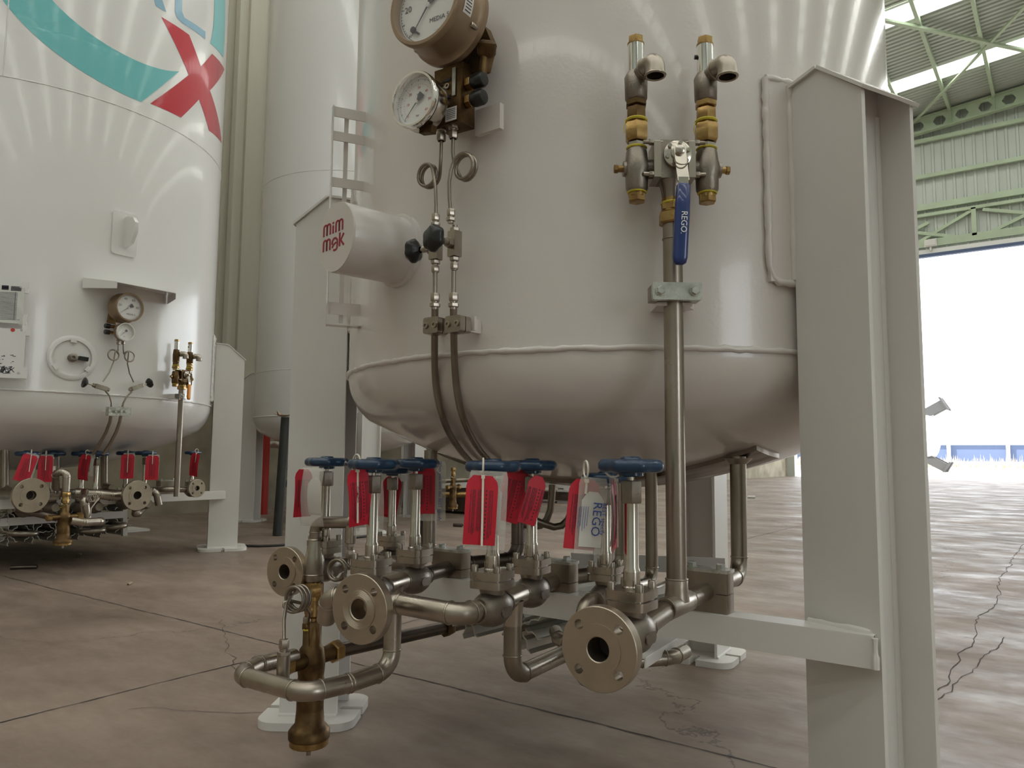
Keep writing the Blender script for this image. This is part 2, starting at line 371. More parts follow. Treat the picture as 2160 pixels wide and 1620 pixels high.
# castellated rafter
def rafter(y,name):
    t=T(name,'green castellated rafter with hexagonal holes above the far wall','beam',(0,y,roofz(0)-.5)) if 0 else None
    mb=MB(); x0=XL; z0=lambda x:roofz(x)-.62
    pitch=.63; n=int((XR-XL)/pitch); H=.5
    vs=[];fs=[]
    for side in(-.012,.012):
        for i in range(n):
            x=XL+i*pitch; c=x+pitch/2; zc=z0(c)+H/2
            P=[(x,z0(x)),(x+pitch,z0(x+pitch)),(x+pitch,z0(x+pitch)+H/2),(x+pitch,z0(x+pitch)+H),(x,z0(x)+H),(x,z0(x)+H/2)]
            hx=[(c+.19*math.cos(a),zc+.16*math.sin(a)*1.05) for a in (math.radians(d) for d in (240,300,0,60,120,180))]
            b=len(vs); vs+=[(px_,y+side,pz) for px_,pz in P+hx]
            for a in range(6):
                fs.append((b+a,b+(a+1)%6,b+6+(a+1)%6,b+6+a))
    mb.add(vs,fs)
    for dz,h in((0,.03),(H,.03)):
        mb.bar((XL,y,z0(XL)+dz),(XR,y,z0(XR)+dz),.2,h)
    for x in (-5.05,-3.85,-2.62,-1.44,-.2,1.0): mb.bar((x,y,z0(x)),(x,y,z0(x)+H),.2,.02,(1,0,0))
    return mb
rf=struct('beam_rafter',rafter(YE-.35,'r'),'green'); rf['label']='green castellated steel rafter with hexagonal holes along the far wall'; rf['category']='beam'
# roof sheets and skylights
mb=MB()
sky=[(-13.0,-12.07),(-8.8,-7.87),(-4.7,-3.77),(-.6,.33),(3.5,4.43),(7.6,8.53),(11.8,12.73),(15.9,16.83),(20.05,21.0),(24.05,24.98)]
ys=[YB]+[v for s_ in sky for v in s_]+[YE+.1]
al=Vector((1,0,SL)); Lr=(XR-XL)
for i in range(0,len(ys),2):
    a,b=ys[i],ys[i+1]
    corrugate(mb,(XL,a,EAVE),(0,1,0),al,b-a,Lr,.2,.04,(0,0,1),.5)
cl=struct('ceiling',mb,'roof')
for i,(a,b) in enumerate(sky):
    m2=MB(); vs=[(XL,a,EAVE+.05),(XR,a,roofz(XR)+.05),(XR,b,roofz(XR)+.05),(XL,b,EAVE+.05)]
    m2.add(vs+[(p[0],p[1],p[2]+.02) for p in vs],[(3,2,1,0),(4,5,6,7)]); struct('skylight_strip',m2,'sky_panel',parent=cl)
mb=MB(); 
for i in range(19):
    x=-6.25+1.2*i
    if x<XR: mb.bar((x,YB,roofz(x)-.09),(x,YE-.2,roofz(x)-.09),.09,.16)
struct('purlin',mb,'green',parent=cl)
mb=MB()
for (a,b,w_) in (((-3.95,19.2),(1.2,28.2),.11),((1.3,19.4),(-3.75,27.2),.08),((-8.3,19.2),(-3.95,19.2),.2),((-3.95,19.2),(XR,19.2),.2)):
    mb.bar((a[0],a[1],roofz(a[0])-.2),(b[0],min(b[1],27.2),roofz(b[0])-.2),w_,w_*.6)
struct('roof_brace',mb,'green',parent=cl)
# floodlight over the door
p=W(1963,513,1,YE-.30); t=T('floodlight','small square floodlight on the green beam above the big doorway','lamp',p)
mb=MB(); mb.box(p,(.36,.14,.24)); t.part('housing',mb,'alu'); mb=MB(); mb.box(p+Vector((0,-.08,0)),(.29,.02,.17)); t.part('lens',mb,'paper'); mb=MB(); mb.box(p+Vector((0,.02,-.17)),(.05,.1,.16)); t.part('bracket',mb,'alu')
# ================================================================ OUTSIDE
mb=MB(); mb.box((0,120,-.16),(500,184.9,.2)); o=struct('yard_ground',mb,'yard')
mb=MB(); rnd=random.Random(3)
fy=70
t=T('yard_fence','white post and rail fence with a blue sheet behind, beyond the doorway','fence',(0,fy,0))
for x in range(-40,41,4): mb=MB(); mb.box((x,fy,1.3),(.25,.25,2.6)); t.part('post',mb,'fence')
mb=MB()
for z in (1.95,): mb.box((0,fy,z),(82,.1,.3))
t.part('rail',mb,'fence')
mb=MB(); mb.box((0,fy+.4,1.05),(84,.05,1.3)); one('barrier_sheet',mb,'hazeblue','long blue sheet standing low behind the white yard fence','barrier',origin=(0,fy,0))
mb=MB()
for i in range(2600):
    x=rnd.uniform(-30,20); y=fy-rnd.uniform(.3,2.2); h=rnd.uniform(.15,.75)*(1 if rnd.random()<.8 else 1.4); wd=.05
    dx=rnd.uniform(-.15,.15); mb.add([(x-wd,y,-.06),(x+wd,y,-.06),(x+dx,y,h)],[(0,1,2)])
g=one('dry_grass',mb,'grass','tall dry grass growing at the foot of the yard fence','grass'); g['kind']='stuff'
mb=MB(); vs=[];fs=[]
for i in range(61):
    x=-220+i*8; h=9+3*math.sin(i*.35)+1.6*math.sin(i*1.1)
    vs+=[(x,205,-1),(x,212,h),(x,240,h+2)]
    if i: b=3*i; fs+= [(b-3,b,b+1,b-2),(b-2,b+1,b+2,b-1)]
mb.add(vs,fs); hl=struct('hills',mb,'hill'); hl['label']='green hills paled by painted haze beyond the yard'
# horizontal tank lying outside
p0=W(1960,920,1,46); R_=1.25; t=T('lying_tank','white tank lying on its side in the yard beyond the doorway','tank',(p0.x-2.2,46,0))
cx=p0.x-1.2; cz=p0.z
mb=MB(); prof=[(0,-.0)]+[(R_*math.sin(a),.55*(1-math.cos(a))) for a in [PI/2*k/10 for k in range(1,11)]]+[(R_,5.5)]
mb.lathe(prof,(cx+1.75,46,cz),(-1,0,.0),48,cap=True); t.part('shell',mb,'paint_left')
for s_,nm in ((1,'upper'),(-1,'lower')):
    for q in (-1,1):
        mb=MB(); b=Vector((cx+1.15,46+q*.45,cz+s_*1.2)); mb.box(b+Vector((.25,0,s_*.15)),(1.3,.3,.45),R=Matrix.Rotation(math.radians(-30*s_),3,'Y')); mb.box(b+Vector((.85,0,s_*.5)),(.08,.55,.75),R=Matrix.Rotation(math.radians(-30*s_),3,'Y')); t.part('leg',mb,'bracket')
# ================================================================ TANKS
def domez(r,R,zw):
    Rc,rk=2*R,.2*R; zc=zw+math.sqrt((Rc-rk)**2-(R-rk)**2)
    rt=(R-rk)*Rc/(Rc-rk)
    if r<=rt: return zc-math.sqrt(Rc*Rc-r*r)
    return zw-math.sqrt(max(rk*rk-(r-(R-rk))**2,0))
def leg_parts(t,C,rl,ang,fw,dd,ztop,zpeak,zin,plate,m,tf=.009,b=None,oa=None,lw=.25,rb=.05):
    a=math.radians(ang); o=Vector((math.cos(a),math.sin(a),0)); tt=Vector((-o.y,o.x,0))
    if b is None: b=Vector((C[0],C[1],0))+o*rl
    else: b=Vector((b[0],b[1],0))
    mb=MB(); z0=.02; h=fw/2
    prof=[(-h,z0),(h,z0),(h,ztop),(-h*.17,zpeak),(-h,zin)]
    for s in(-1,1):
        # flange plate in plane (o, z) at offset s*dd/2
        mb.prism(prof,b+tt*(s*dd/2)+tt*(tf if s<0 else 0),o,(0,0,1),tf)
    mb.prism([(-dd/2+tf/2,z0),(dd/2-tf/2,z0),(dd/2-tf/2,zpeak-.02),(-dd/2+tf/2,zpeak-.02)],b+o*.004,tt,(0,0,1),.008)
    # fillets of the rolled section
    for s in(-1,1):
        for q in(-1,1):
            mb.cyl(b+tt*(s*(dd/2-tf-.002))+o*(q*.006)+Vector((0,0,z0)),b+tt*(s*(dd/2-tf-.002))+o*(q*.006)+Vector((0,0,ztop)),.011,10,False)
    lg=t.part('leg',mb,m,angle=30)
    mb=MB(); w=dd/2+.007
    for (x0,za,x1,zb) in ((-h-.004,zin,-h*.17,zpeak),(-h*.17,zpeak,h+.006,ztop-.003)):
        d=Vector((x1-x0,0,zb-za)).normalized(); n=Vector((-d.z,0,d.x))*.006
        P=[b+o*x0+tt*(-w)+Vector((0,0,za)),b+o*x1+tt*(-w)+Vector((0,0,zb)),b+o*x1+tt*w+Vector((0,0,zb)),b+o*x0+tt*w+Vector((0,0,za))]
        N=o*n.x+Vector((0,0,n.z))
        mb.add(P+[p+N for p in P],[(3,2,1,0),(4,5,6,7),(0,1,5,4),(1,2,6,5),(2,3,7,6),(3,0,4,7)])
    t.part('cap_plate',mb,m,parent=lg)
    # base plate with four slots
    q=[];s2=lw/2;sw=.011;sdp=.055
    def side(k):
        R=Matrix.Rotation(k*PI/2,2); out=[]
        for x,y in ((s2,-s2+rb),(s2,-sw),(s2-sdp,-sw),(s2-sdp-sw*.8,0),(s2-sdp,sw),(s2,sw),(s2,s2-rb)): out.append(tuple(R@Vector((x,y))))
        c=R@Vector((s2-rb,s2-rb))
        for j in range(1,5):
            v=R@Vector((math.cos(PI/2*j/5)*rb,math.sin(PI/2*j/5)*rb)); out.append((c.x+v.x,c.y+v.y))
        return out
    for k in range(4): q+=side(k)
    mb=MB(); mb.prism(q,b+Vector((0,0,.0005)),o,tt,.02); t.part('base_plate',mb,m,parent=lg)
    # weld at the foot
    mb=MB()
    for s in(-1,1): mb.sweep([b+o*x+tt*(s*dd/2)+Vector((0,0,.022)) for x in(-h,0,h)],.006,6)
    t.part('weld_bead',mb,m,parent=lg)
    return lg
def arcpatch(mb,C,R,a0,a1,z0,z1,th,na=14):
    vs=[];fs=[];n=na+1
    for i in range(n):
        a=math.radians(a0+(a1-a0)*i/na)
        for r,z in((R,z0),(R+th,z0),(R+th,z1),(R,z1)): vs.append((C[0]+r*math.cos(a),C[1]+r*math.sin(a),z))
    for i in range(na):
        b=4*i
        for j in range(4): fs.append((b+j,b+(j+1)%4,b+4+(j+1)%4,b+4+j)[::-1])
    fs+=[(0,1,2,3),(4*na+3,4*na+2,4*na+1,4*na)]
    return mb.add(vs,fs)
def beadline(mb,C,R,pts,r):
    """weld bead along (angle deg, z) points on the shell"""
    rnd=random.Random(len(pts)); P=[]
    for i in range(len(pts)-1):
        (a,z),(a2,z2)=pts[i],pts[i+1]; L=math.hypot(math.radians(a2-a)*R,z2-z); k=max(2,int(L/.012))
        for j in range(k):
            t_=j/k; aa=math.radians(a+(a2-a)*t_)
            P.append((C[0]+R*math.cos(aa),C[1]+R*math.sin(aa),z+(z2-z)*t_))
    aa=math.radians(pts[-1][0]); P.append((C[0]+R*math.cos(aa),C[1]+R*math.sin(aa),pts[-1][1]))
    mb.sweep(P,[r*rnd.uniform(.75,1.25) for _ in P],8)
def tank(name,label,C,R,zw,ztop,legs,m,lm='leg',fw=.15,dd=.14,ztl=1.335,zpk=1.425,zin=1.40,cat='tank',seams=(),padz=(1.02,1.41),pada=10,n=160,lw=.25,rb=.05,beadr=.006):
    t=T(name,label,cat,(C[0],C[1],0))
    hd=[(R*.0001,domez(0,R,zw))]+[(R*k/40,domez(R*k/40,R,zw)) for k in range(1,32)]
    Rk=.2*R
    for k in range(0,13):
        a=math.radians(38)+ (PI/2-math.radians(38))*k/12
        r=R-Rk+Rk*math.sin(a); hd.append((r,zw-Rk*math.cos(a)))
    hd=[hd[0]]+sorted([p for p in hd[1:] if p[0]<=R+1e-6],key=lambda p:p[0])
    mb=MB(); mb.lathe(hd,(C[0],C[1],0),(0,0,1),n,(1,0,0),cap=False); t.part('lower_head',mb,m,angle=60)
    mb=MB(); mb.lathe([(R,zw),(R,ztop-R*.35),(R*.9,ztop-R*.2),(R*.6,ztop-.05),(R*.02,ztop)],(C[0],C[1],0),(0,0,1),n,(1,0,0),cap=False); sh=t.part('shell',mb,m,angle=60)
    mb=MB(); rnd=random.Random(int(R*1000)); nn=int(2*PI*R/.014); P=[]
    for k in range(nn+1):
        a=2*PI*k/nn; P.append((C[0]+(R+.001)*math.cos(a),C[1]+(R+.001)*math.sin(a),zw+rnd.uniform(-.0012,.0012)))
    mb.sweep(P,[beadr*rnd.uniform(.8,1.2) for _ in P],8,False); t.part('weld_bead',mb,m,angle=60)
    if seams:
        mb=MB()
        for sq in seams: beadline(mb,C,R-.0015,sq,.0045)
        t.part('weld_seam',mb,m,angle=60)
    for lg in legs:
        ztl_,zpk_,zin_=(lg[2] if len(lg)>2 else (ztl,zpk,zin))
        ang=lg[0]; b=lg[1] if len(lg)>1 else None
        rl=R+.12 if R>1 else R+.1
        leg_parts(t,C,rl if fw<.18 else R+.015+fw/2,ang,fw,dd,ztl_,zpk_,zin_,True,lm,b=b,lw=lw,rb=rb)
        if b: a0=math.degrees(math.atan2(b[1]-C[1],b[0]-C[0]))
        else: a0=ang
        mb=MB(); arcpatch(mb,C,R-.002,a0-pada,a0+pada,padz[0],padz[1],.012)
        z0,z1=padz; c=1.6
        beadline(mb,C,R+.006,[(a0-pada,z1),(a0-pada,z0+.03),(a0-pada+c*.4,z0+.008),(a0-pada+c,z0),(a0+pada-c,z0),(a0+pada-c*.4,z0+.008),(a0+pada,z0+.03),(a0+pada,z1),(a0-pada,z1)],.007)
        for s in(-1,1): beadline(mb,C,R+.010,[(a0+s*pada*.58,z1-.01),(a0+s*pada*.58,z0+.005)],.007)
        t.part('leg_pad',mb,m,angle=50)
    return t
C1=(-.995,1.80);R1=.693
near=tank('storage_tank','large white storage tank in the foreground with gauges and pipework on its front','tank'and C1,R1,.892,3.3,[(-25.3,(-.300,1.453),(1.330,1.404,1.392)),(214.7,(-1.667,1.385),(1.325,1.40,1.39)),(94.7,(-1.07,2.59))],'paint')
C2=(-5.63,2.13);R2=1.17
left=tank('storage_tank','very large white storage tank with the teal ring and red X logo',C2,R2,1.022,8.4,[(60,),(-60,),(180,)],'paint_left',fw=.2,dd=.19,ztl=1.37,zpk=1.475,zin=1.48,padz=(1.06,1.53),pada=8,lw=.33,rb=.07,
  seams=[[(a,2.74) for a in range(-60,90,3)],[(-30,2.74),(-30,6)]],beadr=.006)
C3=(-5.91,5.2);R3=.9
third=tank('storage_tank','white storage tank standing behind the grey post, between the two front tanks',C3,R3,1.03,7.6,[(210,),(330,),(90,)],'paint_left',fw=.18,dd=.17,ztl=1.42,zpk=1.5,zin=1.5,padz=(1.06,1.5),pada=8,lw=.3,rb=.06,
  seams=[[(a,1.455) for a in range(180,360,4)],[(a,3.3) for a in range(180,360,4)]],n=96)
fourth=tank('storage_tank','far white tank seen only beneath the near tank, brass pipework at its front',(-6.16,7.75),.88,1.03,7.2,[(210,),(330,),(90,)],'paint_left',fw=.18,dd=.17,ztl=1.42,zpk=1.5,zin=1.5,padz=(1.06,1.5),pada=8,n=72)
fifth=tank('storage_tank','farthest white tank in the row, only its white foot showing under the near tank',(-6.93,10.1),.88,1.03,7.2,[(210,),(330,),(90,)],'paint_left',fw=.18,dd=.17,ztl=1.42,zpk=1.5,zin=1.5,padz=(1.06,1.5),pada=8,n=72)
# near tank: cross beam, dome strip plate, lugs
mb=MB(); 
mb.box((-.925,1.348,.389),(1.31,.008,.052)); mb.box((-.925,1.372,.411),(1.31,.052,.008))
near.part('cross_beam',mb,'leg')
mb=MB(); beadr=random.Random(4)
mb.sweep([(-.385+.012*k,1.40-.0045*k-.0,.416) for k in range(10)],[.006*beadr.uniform(.7,1.3) for _ in range(10)],7)
mb.sweep([(-.268,1.343,.412-.006*k) for k in range(9)],[.005*beadr.uniform(.7,1.3) for _ in range(9)],7)
near.part('beam_weld',mb,'leg')
def strip(x0,x1,y0,y1,off,t_,rot=0,nx=24,ny=6):
    mb=MB(); vs=[];fs=[]
    for i in range(nx+1):
        for j in range(ny+1):
            x=x0+(x1-x0)*i/nx; y=y0+(y1-y0)*j/ny+(x-(x0+x1)/2)*rot; r=math.hypot(x-C1[0],y-C1[1]); z=domez(min(r,R1-.01),R1,.892)-off
            vs+=[(x,y,z),(x,y,z-t_)]
    s=(ny+1)*2
    for i in range(nx):
        for j in range(ny):
            a=i*s+2*j; fs+=[(a,a+2,a+s+2,a+s),(a+1,a+s+1,a+s+3,a+3)]
    for i in range(nx):
        a=i*s; fs.append((a,a+s,a+s+1,a+1)); a=i*s+2*ny; fs.append((a,a+1,a+s+1,a+s))
    for j in range(ny):
        a=2*j; fs.append((a,a+1,a+3,a+2)); a=nx*s+2*j; fs.append((a,a+2,a+3,a+1))
    return mb.add(vs,fs)
near.part('nozzle_strip',strip(-1.62,-.53,1.58,1.73,.0,.010),'plate',label='bare steel strip welded under the tank bottom')
# weld and tube stubs on the strip
pw=0
def lug(tk,p,q,wd,ht,m='paint',name='bracket_lug'):
    mb=MB(); mb.bar(p,q,wd,ht); return tk.part(name,mb,m)
def shell_pt(C,R,ang,z,off=0):
    a=math.radians(ang); return Vector((C[0]+(R+off)*math.cos(a),C[1]+(R+off)*math.sin(a),z))
def shell_hit(C,R,px,py):
    d=cf+cr*((px-1080)/FPX)-cu*((py-810)/FPX); a=d.x**2+d.y**2; b=-2*(d.x*C[0]+d.y*C[1]); c=C[0]**2+C[1]**2-R*R
    t=(-b-math.sqrt(max(b*b-4*a*c,0)))/(2*a); return CP+d*t
def under(px,py,off):
    """point a little off the near tank's skin (shell or lower head) along this sight line"""
    d=cf+cr*((px-1080)/FPX)-cu*((py-810)/FPX); t=.9
    while t<2.6:
        p=CP+d*t; r=math.hypot(p.x-C1[0],p.y-C1[1])
        zz=p.z
        if zz>.892: 
            if r<R1+off: return p
        elif r<R1+off:
            if r>=R1 : rz=.892
            else: rz=domez(r,R1,.892)
            if zz>rz-off: return p
        t+=.002
    return CP+d*1.9
# ---------------- near tank: round cover with cut lettering
pc=Vector((-1.127,1.12,0)); bp_=shell_hit(C1,R1,842,530); ra=(Vector((bp_.x-C1[0],bp_.y-C1[1],0))).normalized()
t=T('port_cover','white round port cover with red letters cut into its face','cover',bp_)
mb=MB(); mb.lathe([(.078,-.03),(.078,.006),(.073,.008)],bp_,ra,48); t.part('weld_collar',mb,'paint')
mb=MB(); mb.lathe([(.0705,-.02),(.0705,.146),(.0695,.148),(.067,.148)],bp_,ra,56,cap=False); 
t.part('cover_wall',mb,'paint')
face=bp_+ra*.148; X_=ra.cross(Vector((0,0,1)))*1.0; X_=Vector((0,0,1)).cross(ra); Y_=Vector((0,0,1))
mb=MB(); mb.lathe([(.0685,-.004),(.0685,-.0005)],face,ra,56); t.part('backing_disc',mb,'inkred',label='red disc showing through the letters')
def stroke(mb,pts,w,o,X,Y,h,closed=False):
    """flat ribbon letter stroke"""
    P=[Vector(p) for p in pts]; n=len(P); vs=[]
    for i in range(n):
        a=P[max(i-1,0)];b=P[min(i+1,n-1)]; d=(b-a).normalized(); nn=Vector((-d.y,d.x))
        vs.append(P[i]+nn*w/2); vs.append(P[i]-nn*w/2)
    Z=Vector(X).cross(Vector(Y)); out=[]
    for v in vs: out.append(Vector(o)+Vector(X)*v.x+Vector(Y)*v.y)
    up=[p+Z*h for p in out]; fs=[]
    for i in range(n-1):
        a=2*i; fs+=[(a,a+2,a+3,a+1),(a+2*n,a+1+2*n,a+3+2*n,a+2+2*n),(a,a+2*n,a+2+2*n,a+2),(a+1,a+3,a+3+2*n,a+1+2*n)]
    mb.add(out+up,fs)
def arch(x0,x1,yb,yt,k=6):
    r=(x1-x0)/2; pts=[(x0,yb)]
    for i in range(k+1):
        a=PI-PI*i/k; pts.append((x0+r+r*math.cos(a),yt-r+r*math.sin(a)))
    pts.append((x1,yb)); return pts
def m_(mb,x,y,s,o):
    stroke(mb,arch(x,x+.40*s,y,y+.95*s),.17*s,*o); stroke(mb,arch(x+.40*s,x+.80*s,y,y+.95*s),.17*s,*o)
# face plate with letters standing in relief: pale plate, letters dark red sunk look
mb=MB(); mb.lathe([(.0690,-.0005),(.0690,.0030)],face,ra,56); t.part('face_plate',mb,'paint')
mb=MB(); o_=(face+ra*.0031,X_,Y_,.0006); s_=.032
m_(mb,-.046,.012,s_,o_); stroke(mb,[(-.0095,.012),(-.0095,.034)],.0055,*o_); stroke(mb,[(-.0095,.038),(-.0095,.0435)],.0055,*o_); m_(mb,.0015,.012,s_*.98,o_)
y0=-.030
m_(mb,-.046,y0,s_,o_)
stroke(mb,[(-.012,y0+.012),(-.011,y0+.021),(-.0055,y0+.027),(.001,y0+.027),(.0075,y0+.021),(.0085,y0+.010),(.007,y0-.002),(.001,y0-.006),(-.0065,y0-.004)],.0055,*o_)
stroke(mb,[(.0085,y0+.012),(.002,y0+.014),(-.0065,y0+.010),(-.0115,y0+.003)],.005,*o_)
stroke(mb,[(.017,y0),(.017,y0+.037)],.0055,*o_); stroke(mb,[(.032,y0+.032),(.021,y0+.016),(.033,y0)],.0055,*o_)
mb.v=[tuple(face+ra*((Vector(v)-face).dot(ra))+X_*((Vector(v)-face).dot(X_)*1.0)+Y_*((Vector(v)-face).dot(Y_)*.74)) for v in mb.v]; t.part('lettering',mb,'gum',label='dark red letters')
q=bp_+ra*.022; sv=(X_*.55-Vector((0,0,1))*.45).normalized()
for ang_ in (-22,158):
    sv=(X_*math.cos(math.radians(ang_))+Y_*math.sin(math.radians(ang_))); mb=MB(); mb.hexn(q+sv*.0695,sv,.013,.006); t.part('bolt',mb,'zinc')
# ---------------- near tank: open sheet bracket on the left
t=T('nameplate_bracket','open white sheet metal bracket standing off the left side of the near tank','bracket',shell_hit(C1,R1,775,420))
def brk(py): 
    a=W(735,py,1,1.19); return a
mb=MB(); a=Vector((-1.345,1.145,0)); o1=Vector((-.75,-.66,0)).normalized()
base=shell_pt(C1,R1,243,0); o1=Vector((math.cos(math.radians(240)),math.sin(math.radians(240)),0)); tt_=Vector((-o1.y,o1.x,0))
def bx(px,py): return zat(base.x,base.y,py)
zs=[(zat(base.x,base.y,247),.024),(zat(base.x,base.y,297),.022),(zat(base.x,base.y,393),.022),(zat(base.x,base.y,655),.028)]
ztopb=zat(base.x,base.y,238)+.002; zbot=zat(base.x,base.y,690)
L_=.075
mb=MB(); mb.box(base+o1*L_+tt_*.0+Vector((0,0,(ztopb+zbot)/2)),(.0025,.016,ztopb-zbot),rz=math.atan2(o1.y,o1.x)); t.part('front_strip',mb,'paint')
mb=MB(); mb.box(base+o1*(L_-.034)-tt_*.012+Vector((0,0,(ztopb+zbot)/2)),(.010,.0025,(ztopb-zbot)*.97),rz=math.atan2(o1.y,o1.x)); t.part('side_strip',mb,'paint')
for z,h in zs:
    mb=MB(); mb.box(base+o1*(L_/2-.004)+Vector((0,0,z)),(L_+.01,.003,h),rz=math.atan2(o1.y,o1.x)); t.part('arm',mb,'paint')
mb=MB(); mb.box(base+o1*(L_/2)+Vector((0,0,zbot)),(L_,.03,.0025),rz=math.atan2(o1.y,o1.x)); t.part('bottom_flap',mb,'paint')
# ================================================================ PIPE FITTINGS
ZP=.435
def V(*a): return Vector(a)
def make_valve(label,loc,rz=0,small=1.0,group=None):
    t=T('globe_valve',label,'valve',loc,rz,group)
    P=lambda n,mb,m,**k: t.part(n,mb,m,world=False,**k)
    mb=MB(); mb.lathe([(.0175,-.052),(.0185,-.044),(.0215,-.038),(.028,-.022),(.0315,-.006),(.0318,.008),(.028,.024),(.0215,.038),(.0185,.044),(.0175,.052)],(0,0,-.003),(0,1,0),28)
    mb.lathe([(.022,.0),(.021,.022),(.0235,.034)],(0,0,0),(0,0,1),22)
    for s in(-1,1): mb.ring((0,s*.051,-.002),(0,1,0),.0172,.0022,22,6)
    b=P('body',mb,'cast')
    mb=MB(); mb.prism(rrect(.034,.017,.008),(.0295,0,-.006),(0,1,0),(0,0,1),.0022); P('cast_mark',mb,'cast',parent=b)
    mb=MB(); mb.prism(rrect(.064,.064,.013),(0,0,.033),(1,0,0),(0,1,0),.0130); P('lower_flange',mb,'weld')
    q=[]
    for x,y in rrect(.064,.064,.012,5): q.append((x,y))
    mb=MB(); mb.prism(q,(0,0,.0488),(1,0,0),(0,1,0),.0127); mb.prism(rrect(.054,.054,.01),(0,0,.0455),(1,0,0),(0,1,0),.0038); P('bonnet_flange',mb,'weld')
    for sx in(-1,1):
        for sy in(-1,1):
            mb=MB(); mb.lathe([(.0062,.0612),(.0062,.0715),(.0056,.0725),(.0036,.0725),(.0032,.0690),(.0001,.0690)],(sx*.0225,sy*.0225,0),(0,0,1),14); P('socket_bolt',mb,'steel')
    mb=MB(); mb.lathe([(.0150,.0612),(.0150,.064),(.0128,.066),(.0128,.086),(.0125,.0885),(.0106,.093),(.0106,.188)],(0,0,0),(0,0,1),28); P('bonnet_tube',mb,'shine')
    mb=MB(); mb.hexn((0,0,.187),(0,0,1),.0290,.034,ch=.07); P('packing_nut',mb,'cast')
    mb=MB(); mb.cyl((0,0,.22),(0,0,.2505),.0042,12); P('stem',mb,'shine')
    mb=MB(); mb.lathe([(.034,.2370),(.033,.243),(.035,.2500),(.0395,.2530),(.0455,.2515),(.0492,.2465),(.0492,.2395),(.0460,.2345),(.0400,.2330),(.034,.2370)],(0,0,0),(0,0,1),64,cap=False,lobes=8,amp=.042)
    mb.lathe([(.014,.2265),(.0185,.228),(.0185,.236),(.0155,.238),(.0165,.243),(.0165,.2530),(.013,.2565),(.0001,.2570)],(0,0,0),(0,0,1),20)
    for k in range(5):
        a=2*PI*k/5+.3; mb.bar((.011*math.cos(a),.011*math.sin(a),.2455),(.038*math.cos(a),.038*math.sin(a),.2465),.0165,.010)
    P('handwheel',mb,'blue',angle=50)
    return t.o
vA=make_valve('globe valve with a red tag tied across the front of its blue wheel',(-.83,1.072,ZP),math.radians(8))
v_r=W(1333,1290,1,1.034); 
vR=dup(vA,(v_r.x,1.034,.441),math.radians(2),'globe valve right behind the big front flange, nearest the tall vertical pipe')
vB=dup(vA,(-.87,1.25,ZP),math.radians(8),'globe valve whose tag hangs tilted in two red pieces')
vC=dup(vA,(-1.108,1.047,ZP),math.radians(10),'globe valve above the ringed front flange with a curled red tag at its left')
vD=dup(vA,(-1.15,1.212,ZP),math.radians(10),'globe valve with the tag sleeve reading When you want the BEST')
vE=dup(vA,(-1.42,1.192,ZP),math.radians(6),'leftmost globe valve, behind the small left flange and steel reducer')
pG=W(1277,1000,1,1.30); vG=dup(vA,(pG.x,1.30,.432),math.radians(6),'globe valve half hidden behind the rightmost valve and its plastic tag sleeve',scale=.92)
pF=W(829,983,1,1.43); vF=dup(vA,(pF.x,1.43,.430),math.radians(8),'globe valve standing hidden between two taller-looking valves, red tag behind it',scale=.93)
def make_flange(name,label,loc,ax,r=.0575,th=.018,bore=.0165,pcd=.0425,hole=.007,neck=.02,raised=.034,m='flange',grooves=False,a0=PI/4,boltrot=0):
    """weld neck flange, face looking along ax"""
    t=T(name,label,'flange',loc); X,Y,Z=frame(ax,(0,0,1)); o=Vector(loc)
    n=48;nh=12
    hc=[(pcd*math.cos(a0+PI/2*k),pcd*math.sin(a0+PI/2*k)) for k in range(4)]
    # face with real holes
    def ringpts(R_,k=n): return [Vector((R_*math.cos(2*PI*i/k),R_*math.sin(2*PI*i/k),0)) for i in range(k)]
    outer=ringpts(r-.001); inner=ringpts(raised)[::-1]
    loops=[outer,inner]+[[Vector((c[0]+hole*math.cos(-2*PI*i/nh),c[1]+hole*math.sin(-2*PI*i/nh),0)) for i in range(nh)] for c in hc]
    flat=[p for l in loops for p in l]; tr=tessellate_polygon(loops)
    def to(p,h): return o+X*p.x+Y*p.y+Z*h
    mb=MB(); L=len(flat)
    vs=[to(p,0) for p in flat]+[to(p,-th) for p in flat]; fs=[]
    for f in tr:
        a,b,c=[flat[i] for i in f]
        if (b-a).cross(c-a).z<0: f=(f[0],f[2],f[1])
        fs.append(tuple(f)); fs.append(tuple(i+L for i in f[::-1]))
    off=0
    for li,l in enumerate(loops):
        k=len(l)
        if li!=1 and li!=0:
            for i in range(k): fs.append((off+i,off+(i+1)%k,off+(i+1)%k+L,off+i+L)[::-1])
        off+=k
    mb.add(vs,fs)
    mb.lathe([(r-.001,0),(r,-.001),(r,-th+.001),(r-.001,-th)],o,Z,n,X,cap=False)
    # raised face, bore, neck
    pr=[(raised,-.0005),(raised,.0018)]
    if grooves:
        k=7
        for i in range(k):
            rr=raised-.002-(raised-bore-.006)*i/k; pr+=[(rr,.0018),(rr-.0006,.0014),(rr-.0012,.0018)]
    pr+=[(bore+.0012,.0018),(bore,.0006),(bore,-.05)]
    mb.lathe(pr,o,Z,n,X,cap=False)
    mb.lathe([(raised-.001,-th),(.024,-th-neck*.35),(.0175,-th-neck),(.0172,-th-neck-.008)],o,Z,36,X,cap=False)
    t.part('flange_ring',mb,m,angle=30)
    mb=MB(); mb.lathe([(bore-.0002,-.035),(.0001,-.0351)],o,Z,24,X,cap=False); t.part('bore',mb,'bore_shade',label='pipe bore with its shade painted in')
    return t
fr=W(1262,1370,1,.929)
adir=Vector((.09,-.996,0))
flR=make_flange('pipe_flange','large plain pipe flange, nearest the camera at the lower right',tuple(fr),(.05,-.998,0))
fm=at(757,1285,1.255); 
